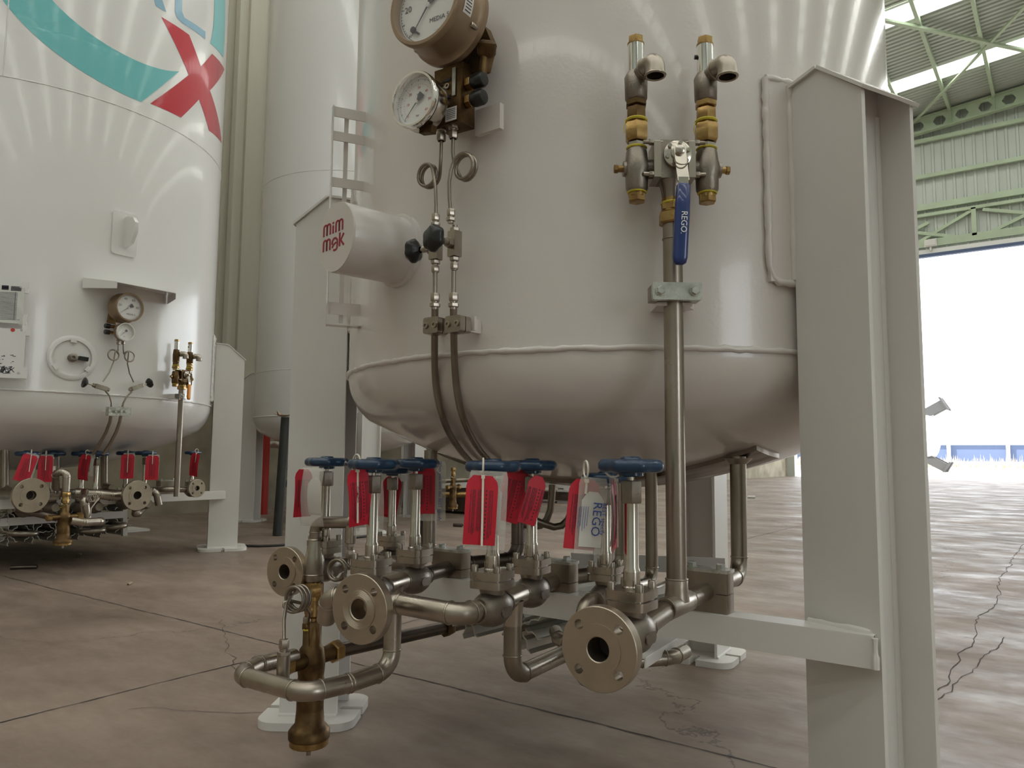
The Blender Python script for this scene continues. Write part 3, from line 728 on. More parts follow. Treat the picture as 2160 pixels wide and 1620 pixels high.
flM=make_flange('pipe_flange','pipe flange with concentric grooves around its bore, in the middle of the pipework',tuple(fm),(.14,-.99,0),grooves=True)
fl_=at(600,1206,1.74)
flL=make_flange('pipe_flange','smaller looking pipe flange at the far left of the pipework',tuple(fl_),(.14,-.99,0),r=.056)
def pipe1(name,label,pts,r=.0168,bend=.038,m='steel',cat='pipe',welds=True,extra=None,n=20,group=None):
    P0=Vector(pts[0]); t=T(name,label,cat,P0,group=group); mb=MB(); mb.pipe([Vector(p) for p in pts],r,bend,n,welds); 
    t.part('tube',mb,m,angle=60)
    if extra: extra(t)
    return t
# R line
zt=W(1428,1272,1,1.207); teeR=Vector((zt.x,1.207,.452))
def ex(t):
    mb=MB(); mb.lathe([(.0178,-.05),(.0186,-.046),(.0186,.046),(.0178,.05)],teeR,Vector((-.05,.998,0)),26); mb.lathe([(.021,.006),(.0186,.028),(.0186,.04),(.0176,.042)],teeR,(0,0,1),26)
    mb.ring(teeR+V(.0025,-.05,0),(-.05,.998,0),.0172,.002,24,6); mb.ring(teeR+V(-.0025,.05,0),(-.05,.998,0),.0172,.002,24,6); mb.ring(teeR+V(0,0,.042),(0,0,1),.0174,.002,24,6)
    t.part('tee',mb,'weld',angle=60)
eR=W(1560,1222,1,1.585)
dzE=domez(math.hypot(eR.x-C1[0],1.585-C1[1]),R1,.892)
pipe1('bottom_outlet_pipe','steel pipe running from the large front flange valve back and up into the tank bottom',[v_r+V(0,.04,.441-v_r.z),(teeR.x,teeR.y-.02,.452),(teeR.x-.004,teeR.y+.05,.452),(eR.x,eR.y,.452),(eR.x,eR.y+.004,dzE-.008)],extra=ex)
mb=MB(); mb.lathe([(.03,0),(.022,-.008),(.0175,-.012)],(eR.x,eR.y+.004,dzE-.012),(0,0,1),24)
near.part('outlet_weld',mb,'weld')
# short stub between flange R and valve R
mb=MB(); mb.cyl(fr+V(-.002,.040,0),Vector((v_r.x,.99,.441)),.0172,24); flR.part('stub_pipe',mb,'weld')
# vertical riser
xr,yr=teeR.x,teeR.y
ztop_r=zat(xr,yr,470)
# (riser built with the relief valves below)
# mid line
A=Vector((-.83,1.072,ZP)); B=Vector((-.87,1.25,ZP)); cM=Vector((-.895,1.41,ZP)); eM=W(1306,1203,2,ZP)
teeM=(A+B)/2
def ex(t):
    d=(B-A).normalized(); mb=MB(); mb.lathe([(.0185,-.042),(.0185,.042)],teeM,d,24); mb.lathe([(.0205,-.005),(.0178,-.035),(.0176,-.05)],teeM,(0,0,1),24,cap=False)
    for s in(-1,1): mb.ring(teeM+d*s*.040,d,.018,.0022,22,6)
    t.part('tee',mb,'weld',angle=60)
dzM=domez(math.hypot(eM.x-C1[0],eM.y-C1[1]),R1,.892)
pipe1('filling_pipe','steel pipe from the tagged middle valves through a clamp and up into the tank bottom',[B+V(-.008,.04,0),cM,eM,(eM.x,eM.y,dzM-.002)],extra=ex)
p1_=W(1093,1418,1,teeM.y); lowz=W(1093,1432,1,teeM.y).z; 
pipe1('drop_pipe','steel pipe dropping from the middle tee and elbowing back beneath the tank',[teeM+V(0,0,-.03),(teeM.x,teeM.y,lowz),(teeM.x-.03,teeM.y+.40,lowz-.0)],r=.0168,bend=.04)
# flange M connection to valve A
q1=W(900,1287,2,ZP);q2=W(840,1272,2,ZP)
pipe1('elbow_pipe','stout steel pipe curving from the grooved flange across to the middle valve',[A+V(.004,-.04,0),(-.826,.985,ZP),(-.985,.975,ZP+.004),fm+V(-.006,.034,0)],r=.0185,bend=.032,m='weld')
# left line
Cv=Vector((-1.108,1.047,ZP)); Dv=Vector((-1.15,1.212,ZP)); cL=W(985,1188,2,ZP); eL=W(1092,1178,2,ZP); teeL=(Cv+Dv)/2
def ex(t):
    d=(Dv-Cv).normalized(); mb=MB(); mb.lathe([(.0185,-.040),(.0185,.040)],teeL,d,24); mb.lathe([(.0205,-.005),(.0178,-.035),(.0176,-.05)],teeL,(0,0,1),24,cap=False)
    for s in(-1,1): mb.ring(teeL+d*s*.038,d,.018,.0022,22,6)
    t.part('tee',mb,'weld',angle=60)
dzL=domez(math.hypot(eL.x-C1[0],eL.y-C1[1]),R1,.892)
pipe1('gas_pipe','dark steel pipe from the back left valve through a clamp and up behind the tags',[Dv+V(-.008,.04,0),cL,eL,(eL.x,eL.y,dzL-.002)],m='dark',extra=ex)
# E line
Ev=Vector((-1.42,1.192,ZP)); eE=W(905,1180,2,ZP); dzE2=domez(math.hypot(eE.x-C1[0],eE.y-C1[1]),R1,.892)
pipe1('vent_pipe','steel pipe from the leftmost valve, elbowing up beside the tank bottom',[Ev+V(0,.04,0),Ev+V(-.0,.12,0),eE+V(-.02,-.1,0),eE,(eE.x,eE.y,dzE2-.002)],bend=.036)
# G and F small lines
Gp=Vector((pG.x,1.30,.432)); eG=Gp+V(-.03,.26,-.01)
pipe1('small_pipe','short steel pipe rising behind the valve hidden by the plastic sleeve',[Gp+V(0,.03,0),eG,(eG.x,eG.y,domez(math.hypot(eG.x-C1[0],eG.y-C1[1]),R1,.892)-.002)],r=.0135,bend=.03)
pipe1('front_stub_pipe','short steel pipe elbowing down in front of the half hidden valve',[Gp+V(0,-.03,0),Gp+V(.002,-.09,0),Gp+V(.0,-.09,-.14),Gp+V(-.02,.12,-.15)],r=.0125,bend=.028,m='weld')
Fp=Vector((pF.x,1.43,.430))
pipe1('economiser_pipe','dark pipe linked to the hidden middle-left valve',[Fp+V(0,.03,0),Fp+V(-.02,.14,0),Fp+V(-.02,.14,.22)],r=.013,bend=.03,m='dark')
pipe1('lower_link_pipe','short pipe dropping in front of the hidden middle-left valve',[Fp+V(0,-.03,0),Fp+V(0,-.07,0),Fp+V(0,-.07,-.10),Fp+V(.05,.3,-.11)],r=.0125,bend=.026,m='dark')
# C front elbow and C-D drop to the U pipe
pipe1('end_elbow','rounded steel elbow peeping out left of the grooved flange',[Cv+V(.004,-.04,0),Cv+V(.006,-.075,0),Cv+V(-.020,-.085,-.004),Cv+V(-.045,-.07,-.05)],r=.0175,bend=.034,m='weld')
pu0=Vector((teeL.x,teeL.y,W(825,1412,1,teeL.y).z))
U=[teeL+V(0,0,-.03),pu0]
zu=.262
# regulator axis
RG=W(663,1200,2,.435); RG=Vector((RG.x,RG.y,0))
U=[teeL+V(0,0,-.03),(teeL.x,teeL.y,zu+.004),(teeL.x-.005,1.02,zu),(-1.150,.930,zu),(-1.345,.925,zu),(-1.375,.99,zu),(RG.x,RG.y-.05,zu-.012)]
def ex(t):
    q=W(598,1418,2,zu); q=Vector((-1.352,.962,zu)); d=W(598,1395,1,.962); q=Vector((d.x,.962,zu))
    mb=MB(); mb.cyl(q,q+V(0,0,.045),.0125,20); t.part('tee_branch',mb,'weld')
    mb=MB(); mb.hexn(q+V(0,0,.045),(0,0,1),.022,.007,ch=.05); mb.cyl(q+V(0,0,.05),q+V(0,0,.058),.008,14); mb.hexn(q+V(0,0,.057),(0,0,1),.017,.018); t.part('tube_fitting',mb,'weld')
    t.q=q
ut=pipe1('u_pipe','thick steel U-shaped pipe looping around the brass regulator at the lower left',U,r=.0178,bend=.040,m='weld',extra=ex)
# tee and reducer at the left flange
tE=Vector((RG.x,RG.y,ZP))
t=T('reducer_tee','tapered steel tee between left flange and leftmost valve, arching over to the right','pipe fitting',tE)
mb=MB(); mb.lathe([(.0200,-.027),(.0225,-.023),(.0225,-.015),(.0235,0),(.0225,.02),(.0150,.062),(.0135,.068)],tE,(0,0,1),30); mb.cyl(tE+V(.0,-.012,0),tE+V(-.004,.05,0),.019,24); mb.ring(tE+V(0,0,-.012),(0,0,1),.0222,.002,26,6); mb.ring(tE+V(0,0,.066),(0,0,1),.0135,.0025,22,6)
t.part('reducer_body',mb,'weld',angle=50)
bq=W(688,1106,1,tE.y+.03); bz=.545; b2=W(737,1098,1,tE.y+.015)
br=Vector((b2.x,tE.y+.02,b2.z))
mb=MB(); mb.pipe([tE+V(0,0,.06),tE+V(.0,.0,.105),V(br.x,br.y,br.z-.004),V(br.x+.04,br.y+.01,br.z)],.0135,.04,18,True); t.part('arch_pipe',mb,'steel',angle=60)
mb=MB(); mb.cyl(V(br.x,br.y,br.z),V(br.x,br.y,br.z-.050),.0125,20); t.part('branch',mb,'weld')
mb=MB(); mb.hexn(V(br.x,br.y,br.z-.058),(0,0,1),.020,.007,ch=.05); mb.cyl(V(br.x,br.y,br.z-.07),V(br.x,br.y,br.z-.05),.007,12); mb.hexn(V(br.x,br.y,br.z-.084),(0,0,1),.018,.018); t.part('tube_fitting',mb,'weld')
# coils
def coil(pts0,c,ax,R_,turns,r,pts1,pitch,start,label,cw=1,name='coiled_tube'):
    X,Y,Z=frame(ax,(0,0,1)); P=[]
    n=int(turns*22)
    for i in range(n+1):
        a=start+cw*2*PI*turns*i/n; P.append(Vector(c)+X*R_*math.cos(a)+Y*R_*math.sin(a)+Z*pitch*(i/n-.5)*turns)
    allp=[Vector(p) for p in pts0]+P+[Vector(p) for p in pts1]
    t=T(name,label,'tube',allp[0]); mb=MB(); mb.sweep(smooth(allp),r,10); t.part('tube',mb,'steel',angle=60); return t
def smooth(P,it=2):
    for _ in range(it):
        Q=[P[0]]
        for i in range(1,len(P)-1): Q.append(P[i]*.6+(P[i-1]+P[i+1])*.2)
        Q.append(P[-1]); P=Q
    return P
cy=(ut.q.y+RG.y)/2
def wp(px,py,y): return W(px,py,1,y)
axc=(V(0,0,CAMH)-W(625,1262,1,1.03)).normalized(); axc=V(axc.x-.65,axc.y,0).normalized()
fit_top=V(RG.x-.004,RG.y-.012,zat(RG.x,RG.y,1318))
cc=wp(627,1263,1.06)
side=Vector((-axc.y,axc.x,0)); side=side if side.x<0 else -side
qt=ut.q+V(0,0,.07)
st=[qt,wp(597,1300,1.0),wp(599,1268,1.03)]
en=[wp(656,1265,1.09),wp(661,1290,1.12),fit_top+V(0,-.0,.0)]
coil(st,cc,axc,.0265,3.0,.0036,en,.0115,PI/2 if frame(axc,(0,0,1))[1].dot(side)>0 else -PI/2,'triple coil of thin steel tube standing above the U-shaped pipe',cw=-1 if frame(axc,(0,0,1))[1].dot(side)>0 else 1)
cc2=wp(712,1202,1.14)
b0=V(br.x,br.y,br.z-.086)
coil([b0,wp(735,1170,b0.y-.01),wp(735,1198,1.15)],cc2,axc,.0225,2.0,.0038,[wp(728,1212,1.12),wp(742,1255,1.0),wp(745,1272,.98)],.009,-PI/2 if frame(axc,(0,0,1))[1].dot(side)>0 else PI/2,'double coil of thin tube hanging under the arched pipe',cw=1 if frame(axc,(0,0,1))[1].dot(side)>0 else -1)
# ---------------- pressure regulator
def make_regulator(label,base,rz=0):
    t=T('pressure_regulator',label,'regulator',base,rz); P=lambda n,mb,m,**k: t.part(n,mb,m,world=False,**k)
    mb=MB(); mb.lathe([(.0295,.118),(.0300,.125),(.0300,.195),(.0285,.20),(.0300,.215),(.031,.235),(.027,.262),(.021,.270),(.019,.315)],(0,0,0),(0,0,1),32); P('body',mb,'dbrass',angle=45)
    mb=MB(); mb.lathe([(.038,.066),(.0455,.068),(.0460,.084),(.040,.092),(.0325,.100),(.0300,.13)],(0,0,0),(0,0,1),36); P('spring_housing',mb,'dbrass',angle=45)
    mb=MB(); mb.lathe([(.041,.052),(.043,.054),(.043,.066),(.041,.068)],(0,0,0),(0,0,1),36); P('bottom_cap',mb,'brass')
    mb=MB(); mb.cyl((0,0,.030),(0,0,.054),.0055,12); mb.cyl((.018,.01,.045),(.018,.01,.054),.004,8); mb.cyl((-.018,.012,.045),(-.018,.012,.054),.004,8); P('adjusting_screw',mb,'steel')
    mb=MB(); mb.hexn((0,0,.378),(0,0,1),.040,.030,ch=.1); mb.cyl((0,0,.37),(0,0,.41),.017,20); P('top_nut',mb,'brass')
    mb=MB(); mb.lathe([(.014,.33),(.018,.335),(.018,.36),(.013,.372),(.013,.38)],(0,0,0),(0,0,1),20); mb.hexn((0,0,.338),(0,0,1),.034,.022); mb.cyl((0,0,.31),(0,0,.34),.012,16); P('union_neck',mb,'brass')
    mb=MB(); mb.hexn((0,0,.268),(0,0,1),.037,.055,ch=.08); mb.hexn((-.004,-.012,.305),(0,0,1),.020,.016); P('port_hex',mb,'dbrass')
    mb=MB(); mb.ring((-.003,-.012,.306),(0,0,1),.0095,.0022,18,6); P('sealing_tape',mb,'tape')
    mb=MB(); mb.cyl((-.004,-.012,.302),(-.004,-.012,.318),.0075,12); mb.hexn((-.004,-.012,.316),(0,0,1),.018,.018); P('tube_fitting',mb,'weld')
    mb=MB(); mb.cyl((0,-.08,.24),(0,.09,.24),.018,20); P('side_port',mb,'dbrass')
    mb=MB(); mb.hexn((0,.062,.24),(0,1,0),.044,.026); P('union_nut',mb,'brass')
    mb=MB(); mb.hexn((0,-.086,.24),(0,1,0),.038,.024); P('port_nut',mb,'brass')
    return t.o
rg=make_regulator('tarnished brass pressure regulator hanging over the left leg foot',(RG.x,RG.y,0),math.radians(5))
rg.location.z=-.004
pa=Vector((RG.x,RG.y,.236)); dk=W(945,1322,1,1.62)
pipe1('dark_pipe','long dark pipe leading back from the brass regulator under the cross beam',[pa+V(-.004,.08,0),Vector((dk.x,dk.y,dk.z))],r=.0165,bend=0,m='dark',welds=False)
t=T('brass_union','brass union at the end of the long dark pipe','pipe fitting',dk)
mb=MB(); d=(dk-pa).normalized(); mb.hexn(dk-d*.02,d,.044,.03); t.part('hex',mb,'dbrass'); mb=MB(); mb.cyl(dk,dk+d*.10,.017,18); t.part('tail_pipe',mb,'dark')
# ---------------- pipe clamps on the beam
def clamp(label,c,wx=.092,wy=.036,h=.078,rz=0.):
    t=T('pipe_clamp',label,'clamp',(c.x,c.y,.415),rz); P=lambda n,mb,m,**k: t.part(n,mb,m,world=False,**k)
    zc=c.z-.415; zb=.0005; zt=zc+.037
    mb=MB(); mb.prism(rrect(wx,wy,.003,2),(0,0,zb),(1,0,0),(0,1,0),zc-.001-zb); P('lower_block',mb,'steel')
    mb=MB(); mb.prism(rrect(wx,wy,.003,2),(0,0,zc+.0005),(1,0,0),(0,1,0),zt-zc); P('upper_block',mb,'steel')
    mb=MB(); mb.prism(rrect(wx+.004,wy+.004,.004,2),(0,0,zt+.0005),(1,0,0),(0,1,0),.006); P('cover_plate',mb,'zinc')
    for s in(-1,1): 
        mb=MB(); mb.hexn((s*(wx/2-.018),0,zt+.0065),(0,0,1),.015,.009); mb.lathe([(.0095,zt+.0060),(.0095,zt+.0072)],(s*(wx/2-.018),0,0),(0,0,1),14); P('hex_bolt',mb,'zinc')
    return t
clamp('steel pipe clamp on the white beam beside the near tank right leg',W(1497,1248,1,1.372)+V(-.006,0,.0))
clamp('steel pipe clamp on the white beam, middle one of three, by the two-piece tag',Vector((-.893,1.372,ZP)))
clamp('steel pipe clamp on the white beam under the leftmost of the two big red tags',Vector((-1.185,1.372,ZP)))
# ================================================================ GAUGES
def fr_(rz):
    X=V(math.cos(rz),math.sin(rz),0); N=V(math.sin(rz),-math.cos(rz),0)  # N faces outward (-Y at rz 0)
    return X,N
def dial_gauge(name,label,c,rz,R,depth,rimm,casem,txts,step,p_ang,flare=True,redscale=False,minor=50):
    """c = centre of the front face"""
    X,N=fr_(rz); Z=V(0,0,1); t=T(name,label,'gauge',c); c=Vector(c)
    mb=MB()
    if flare: mb.lathe([(.001,-depth),(R*.98,-depth),(R*1.06,-depth+.004),(R*1.06,-depth+.016),(R*1.0,-depth+.020),(R*.97,-depth+.03),(R*.97,-.016),(R*.985,-.012)],c,N,64,X,cap=False)
    else: mb.lathe([(.001,-depth),(R*.90,-depth),(R*.96,-depth+.006),(R*.96,-.016)],c,N,56,X,cap=False)
    t.part('case',mb,casem)
    mb=MB(); mb.lathe([(R*.97,-.014),(R,-.012),(R,-.003),(R*.975,0),(R*.90,0),(R*.875,-.004),(R*.87,-.018)],c,N,64,X,cap=False); t.part('bezel',mb,rimm)
    mb=MB(); mb.lathe([(R*.90,-.0175),(.0001,-.0170)],c,N,48,X,cap=False); d=t.part('dial',mb,'dial')
    f=c-N*.0166; mb=MB(); mr=MB(); a0=225;a1=-45
    for k in range(minor+1):
        a=math.radians(a0+(a1-a0)*k/minor); L=.075 if k%5==0 else .04; dr=X*math.cos(a)+Z*math.sin(a)
        mb.bar(f+dr*R*(.83-L),f+dr*R*.83,R*(.016 if k%5==0 else .009),.0003,N)
        if redscale and k%2==0: mr.bar(f+dr*R*(.66-L*.7),f+dr*R*.66,R*.010,.0003,N)
    mb.ring(f,N,R*.83,.0004,64,4) if flare else None
    t.part('scale_marks',mb,'ink',parent=d)
    if redscale: t.part('inner_scale_marks',mr,'inkred',parent=d)
    for s_,ang,rad,size,ik in txts:
        a=math.radians(ang); mb=MB(); mb.text(s_,f+X*math.cos(a)*R*rad+Z*math.sin(a)*R*rad,X,Z,size); t.part('lettering',mb,ik,parent=d)
    mb=MB(); a=math.radians(p_ang); dr=X*math.cos(a)+Z*math.sin(a); q=Z*math.cos(a)-X*math.sin(a)
    fo=f+N*.003
    mb.prism([(-.0,-R*.022),(R*.80,-R*.004),(R*.80,R*.004),(0,R*.022)],fo,dr,q,.0006)
    mb.prism([(-R*.34,-R*.12),(-R*.25,-R*.14),(0,-R*.03),(0,R*.03),(-R*.25,R*.14),(-R*.34,R*.12)],fo,dr,q,.0007)
    t.part('pointer',mb,'ink'); mb=MB(); mb.lathe([(R*.055,0),(R*.055,.005),(.0001,.0052)],f,N,16,cap=False); t.part('hub',mb,'paper')
    mb=MB(); mb.lathe([(R*.885,-.0025),(.0001,-.0015)],c,N,32,cap=False); t.part('glass',mb,'glass')
    return t
gx=-.955; gd=W(893,2,1,.965)
g1=dial_gauge('level_gauge','large bronze-cased differential level gauge, cut by the top of the photo',gd,math.radians(3),.083,.088,'bronze','bronze',
  [('20',172,.62,.017,'ink'),('40',112,.62,.017,'ink'),('MEDIA 5',-52,.48,.0125,'ink'),('mbar',60,.40,.009,'ink'),('Made in Germany' if 0 else '- - - - -',-68,.68,.006,'ink')],10,232)
X,N=fr_(math.radians(3)); Zv=V(0,0,1)
for a in (218,330,100,20):
    a=math.radians(a); c=gd+ (X*math.cos(a)+Zv*math.sin(a))*.080-N*.062
    mb=MB(); mb.lathe([(.0055,-.01),(.0055,.008),(.004,.010)],c,N,12); g1.part('case_screw',mb,'weld')
mb=MB(); f=gd-N*.0166+ (X*math.cos(math.radians(226))+Zv*math.sin(math.radians(226)))*.052
mb.lathe([(.006,0),(.006,.004),(.0035,.005)],f+X*.0-Zv*.0,N,12); mb.bar(f,f+X*.014-Zv*.012+N*.002,.004,.003,N); g1.part('adjusting_knob',mb,'ink')
mb=MB(); a0_=math.radians(22)
mb.add([gd-N*h+(X*math.cos(a)+Zv*math.sin(a))*.0812 for h,a in ((.018,.10),(.018,-.30),(.045,-.30),(.045,.10))],[(0,1,2,3)]); 
mb.v=[]; mb.f=[]
vs=[]
for i in range(9):
    a=-.42+ .50*i/8
    for h in (.022,.046): vs.append(gd-N*h+(X*math.cos(a)+Zv*math.sin(a))*.0812)
mb.add(vs,[(2*i,2*i+1,2*i+3,2*i+2) for i in range(8)]); st_=g1.part('sticker',mb,'paper')
mb=MB()
for j in range(6):
    a=-.36+.07*j; vs=[gd-N*h+(X*math.cos(a+e)+Zv*math.sin(a+e))*.0815 for h,e in ((.026,0),(.042,0),(.042,.022),(.026,.022))]; mb.add(vs,[(0,1,2,3)])
g1.part('sticker_print',mb,'ink',parent=st_)
g2p=W(869,208,1,.965)
g2=dial_gauge('pressure_gauge','small round pressure gauge with chrome rim below the big bronze gauge',g2p,math.radians(3),.053,.045,'chrome','shine',
  [('0',222,.60,.007,'inkred'),('10',180,.45,.007,'inkred'),('20',135,.5,.007,'inkred'),('30',85,.52,.007,'inkred'),('40',40,.5,.007,'inkred'),('50',0,.52,.007,'inkred'),('60',-42,.52,.007,'inkred'),('bar',-90,.48,.006,'ink'),('bar',85,.28,.006,'ink')],10,226,flare=False,redscale=True,minor=60)
mb=MB(); mb.lathe([(.009,-.075),(.009,-.04)],g2p,N,14); mb.bar(g2p-N*.03+V(.0,0,-.05),g2p-N*.03+V(0.03,0,-.055),.014,.014); g2.part('stem',mb,'dbrass')
# manifold block between them
bk=W(946,205,1,1.035)
t=T('manifold_block','tarnished brass valve manifold joining the two gauges on the near tank','manifold',bk)
mb=MB(); mb.box(bk+V(.0,.02,-.002),(.060,.044,.104),rz=math.radians(3)); t.part('body',mb,'dbrass')
mb=MB(); mb.box(bk+V(-.008,.03,.056),(.070,.045,.020),rz=math.radians(3)); mb.prism([(-.05,0),(.045,0),(.06,.05),(.045,.085),(-.035,.085),(-.055,.03)],bk+V(.01,.055,.055),X,Zv,.02); t.part('upper_flange',mb,'dbrass')
mb=MB(); mb.lathe([(.014,-.012),(.018,-.006),(.018,.012),(.01,.018)],bk+V(.063,.035,.088),(.3,-.3,.8),18); mb.cyl(bk+V(.058,.03,.03),bk+V(.061,.032,.085),.008,12); t.part('side_elbow',mb,'dbrass')
for z in (.020,-.014):
    mb=MB(); mb.prism([(-.012,0),(.010,0),(.010,.007),(-.004,.0035)],bk+V(-.004,-.003,z+.010),X,Zv,.001); t.part('direction_mark',mb,'ink'); 
    mb=MB(); mb.lathe([(.0055,0),(.0055,.004),(.003,.004),(.003,.001),(.0001,.001)],bk+V(.0,-.002,z),N,14); t.part('screw',mb,'weld')
    mb=MB(); mb.cyl(bk+V(.028,.018,z+.003),bk+V(.050,.018,z+.003),.010,14); mb.hexn(bk+V(.031,.018,z+.003),(1,0,0),.023,.013); t.part('knob_stem',mb,'brass')
    mb=MB(); mb.lathe([(.0135,0),(.0145,.004),(.0145,.022),(.012,.026),(.0001,.027)],bk+V(.046,.018,z+.003),(1,0,0),24,lobes=12,amp=.02); t.part('black_knob',mb,'black')
mb=MB(); mb.box(bk+V(.010,-.0035,-.037),(.026,.001,.026),rz=math.radians(3)); q=t.part('data_label',mb,'paper')
mb=MB()
for j in range(6): mb.box(bk+V(.010,-.0042,-.028-.0035*j),(.021,.0004,.0009),rz=math.radians(3))
t.part('label_print',mb,'ink',parent=q)
mb=MB(); mb.box(bk+V(.016,-.0035,.025),(.008,.001,.055),rz=math.radians(3)); t.part('strip_label',mb,'zinc')
mb=MB(); mb.box(bk+V(.05,.062,-.035),(.06,.012,.05)); t.part('mounting_plate',mb,'paint')
mb=MB(); mb.bar(bk+V(0,.04,.0),shell_pt(C1,R1,273,bk.z),.04,.06); t.part('stand_off',mb,'paint')
# instrument tubes
yi=1.045
def W1(px,py,y=yi): return W(px,py,1,y)
def fitting(t,c,ax,s=1.0,name='tube_fitting'):
    c=Vector(c);ax=Vector(ax); mb=MB(); mb.hexn(c,ax,.015*s,.006*s); mb.cyl(c-ax*.004*s,c+ax*.022*s,.0052*s,10); mb.hexn(c+ax*.009*s,ax,.013*s,.013*s); return t.part(name,mb,'weld')
dn=V(0,0,-1)
def inst(pts,coilc,R_,lab,start,cw,turns,pend,r=.0034):
    X2,N2=fr_(0); P=[]; n=int(turns*24)
    for i in range(n+1):
        a=start+cw*2*PI*turns*i/n; P.append(Vector(coilc)+V(1,0,0)*R_*math.cos(a)+V(0,0,1)*R_*math.sin(a)+V(0,-1,0)*(.010*(i/n-.5)*turns))
    t=T('instrument_tube',lab,'tube',pts[0]); mb=MB(); mb.sweep(smooth([Vector(p) for p in pts]+P+[Vector(p) for p in pend]),r,10); t.part('tube',mb,'steel',angle=60)
    fitting(t,Vector(pts[0])+V(0,0,.02),dn,1.2); fitting(t,Vector(pend[-1])+V(0,0,-.006),V(0,0,1),1.05); return t
inst([W1(931,291),W1(930,330),W1(929,358)],W1(903,371),.0215,'left thin coiled tube under the two gauges of the near tank',0,-1,2.0,[W1(922,395,1.03),W1(919,430,1.03),W1(919,470,1.035)])
inst([W1(956,286),W1(954,320),W1(953,352)],W1(981,352),.0235,'right thin coiled tube under the two gauges of the near tank',PI,1,2.0,[W1(943,378,1.03),W1(948,420,1.03),W1(951,460,1.035)])
def needle_valve(label,c,kd,kn_r=.0225):
    """body along z, knob direction kd"""
    t=T('needle_valve',label,'valve',c); c=Vector(c); kd=Vector(kd).normalized()
    mb=MB(); mb.box(c,(.019,.019,.048),rz=math.atan2(kd.y,kd.x)); t.part('body',mb,'weld')
    mb=MB(); mb.hexn(c+kd*.009,kd,.018,.010); mb.cyl(c+kd*.015,c+kd*.030,.0065,12); t.part('bonnet_nut',mb,'weld'); mb=MB(); mb.cyl(c+kd*.028,c+kd*.042,.0035,10); t.part('stem',mb,'shine')
    mb=MB(); mb.lathe([(.006,.0),(.009,.003),(kn_r*.75,.007),(kn_r,.013),(kn_r,.020),(kn_r*.8,.025),(.0001,.0265)],c+kd*.036,kd,40,cap=False,lobes=6,amp=.06); t.part('hand_knob',mb,'black',angle=60)
    mb=MB(); mb.hexn(c+V(0,0,-.032),(0,0,1),.016,.007); mb.hexn(c+V(0,0,-.048),(0,0,1),.0135,.013); mb.cyl(c+V(0,0,-.05),c+V(0,0,-.02),.005,10); t.part('lower_fitting',mb,'weld')
    mb=MB(); mb.hexn(c+V(0,0,.024),(0,0,1),.016,.007); mb.cyl(c+V(0,0,.02),c+V(0,0,.036),.005,10); t.part('upper_fitting',mb,'weld')
    return t
nv1=W1(919,522,1.045); nv2=W1(959,515,1.045)
needle_valve('small needle valve with its black knob pointing left on the near tank',nv1,(-.98,-.1,-.0))
needle_valve('small needle valve with its round black knob facing the camera',nv2,(-.10,-.99,.0),.0245)
def lower(px0,px1,label,path,offs):
    top=W1(px0,575); t=T('instrument_pipe',label,'pipe',top)
    mb=MB(); mb.cyl(W1(px0,572),W1(px0-.5,635),.0042,10); t.part('thin_tube',mb,'weld')
    fitting(t,W1(px0-.5,648),V(0,0,1),1.2)
    P=[W1(px0-.5,650),W1(px0-.5,700)]+[under(a,b,.024) if b<925 else under(a,b,.016) for a,b in path]
    P=[P[0],P[1]]+P[2:]
    mb=MB(); mb.sweep(smooth(P,3),.0068,14); t.part('tube',mb,'steel',angle=60); return t
lower(918,918,'left thin steel pipe curving down under the near tank belly',[(916,740),(916,780),(918,810),(921,835),(926,860),(933,885),(944,910),(957,934),(972,955),(990,975),(1012,992)],0)
lower(957,957,'right thin steel pipe curving down under the near tank belly',[(958,740),(959,780),(961,810),(964,835),(969,860),(976,885),(985,908),(997,930),(1011,952),(1028,972),(1048,988)],0)
def tube_clamp(label,c,lugx=0):
    t=T('tube_clamp',label,'clamp',c); 
    mb=MB(); mb.prism(rrect(.036,.030,.004,3),c+V(0,.012,0),(1,0,0),(0,0,1),.014); 
    t.part('front_block',mb,'steel'); mb=MB(); mb.prism(rrect(.036,.030,.004,3),c+V(0,.028,0),(1,0,0),(0,0,1),.014); t.part('rear_block',mb,'steel')
    for s in(-1,1):
        mb=MB(); mb.lathe([(.0058,0),(.0058,.003),(.003,.003),(.0028,.0005),(.0001,.0005)],c+V(s*.0105,-.002,0),(0,-1,0),14); t.part('socket_bolt',mb,'weld')
    return t
c1_=W1(909,686,1.018); c2_=W1(956,683,1.018)
tube_clamp('left of two small tube clamps near the bottom weld of the near tank',c1_); tube_clamp('right of two small tube clamps near the bottom weld of the near tank',c2_)
a=W1(905,690,1.056); b=W1(1003,686,1.056); mb=MB(); mb.box((a+b)/2+V(0,.0,0),(abs(b.x-a.x),.006,.026)); mb.box(W1(990,686,1.085),(.012,.055,.026)); mb.box(W1(920,690,1.085),(.012,.055,.026)); near.part('clamp_bracket',mb,'paint')
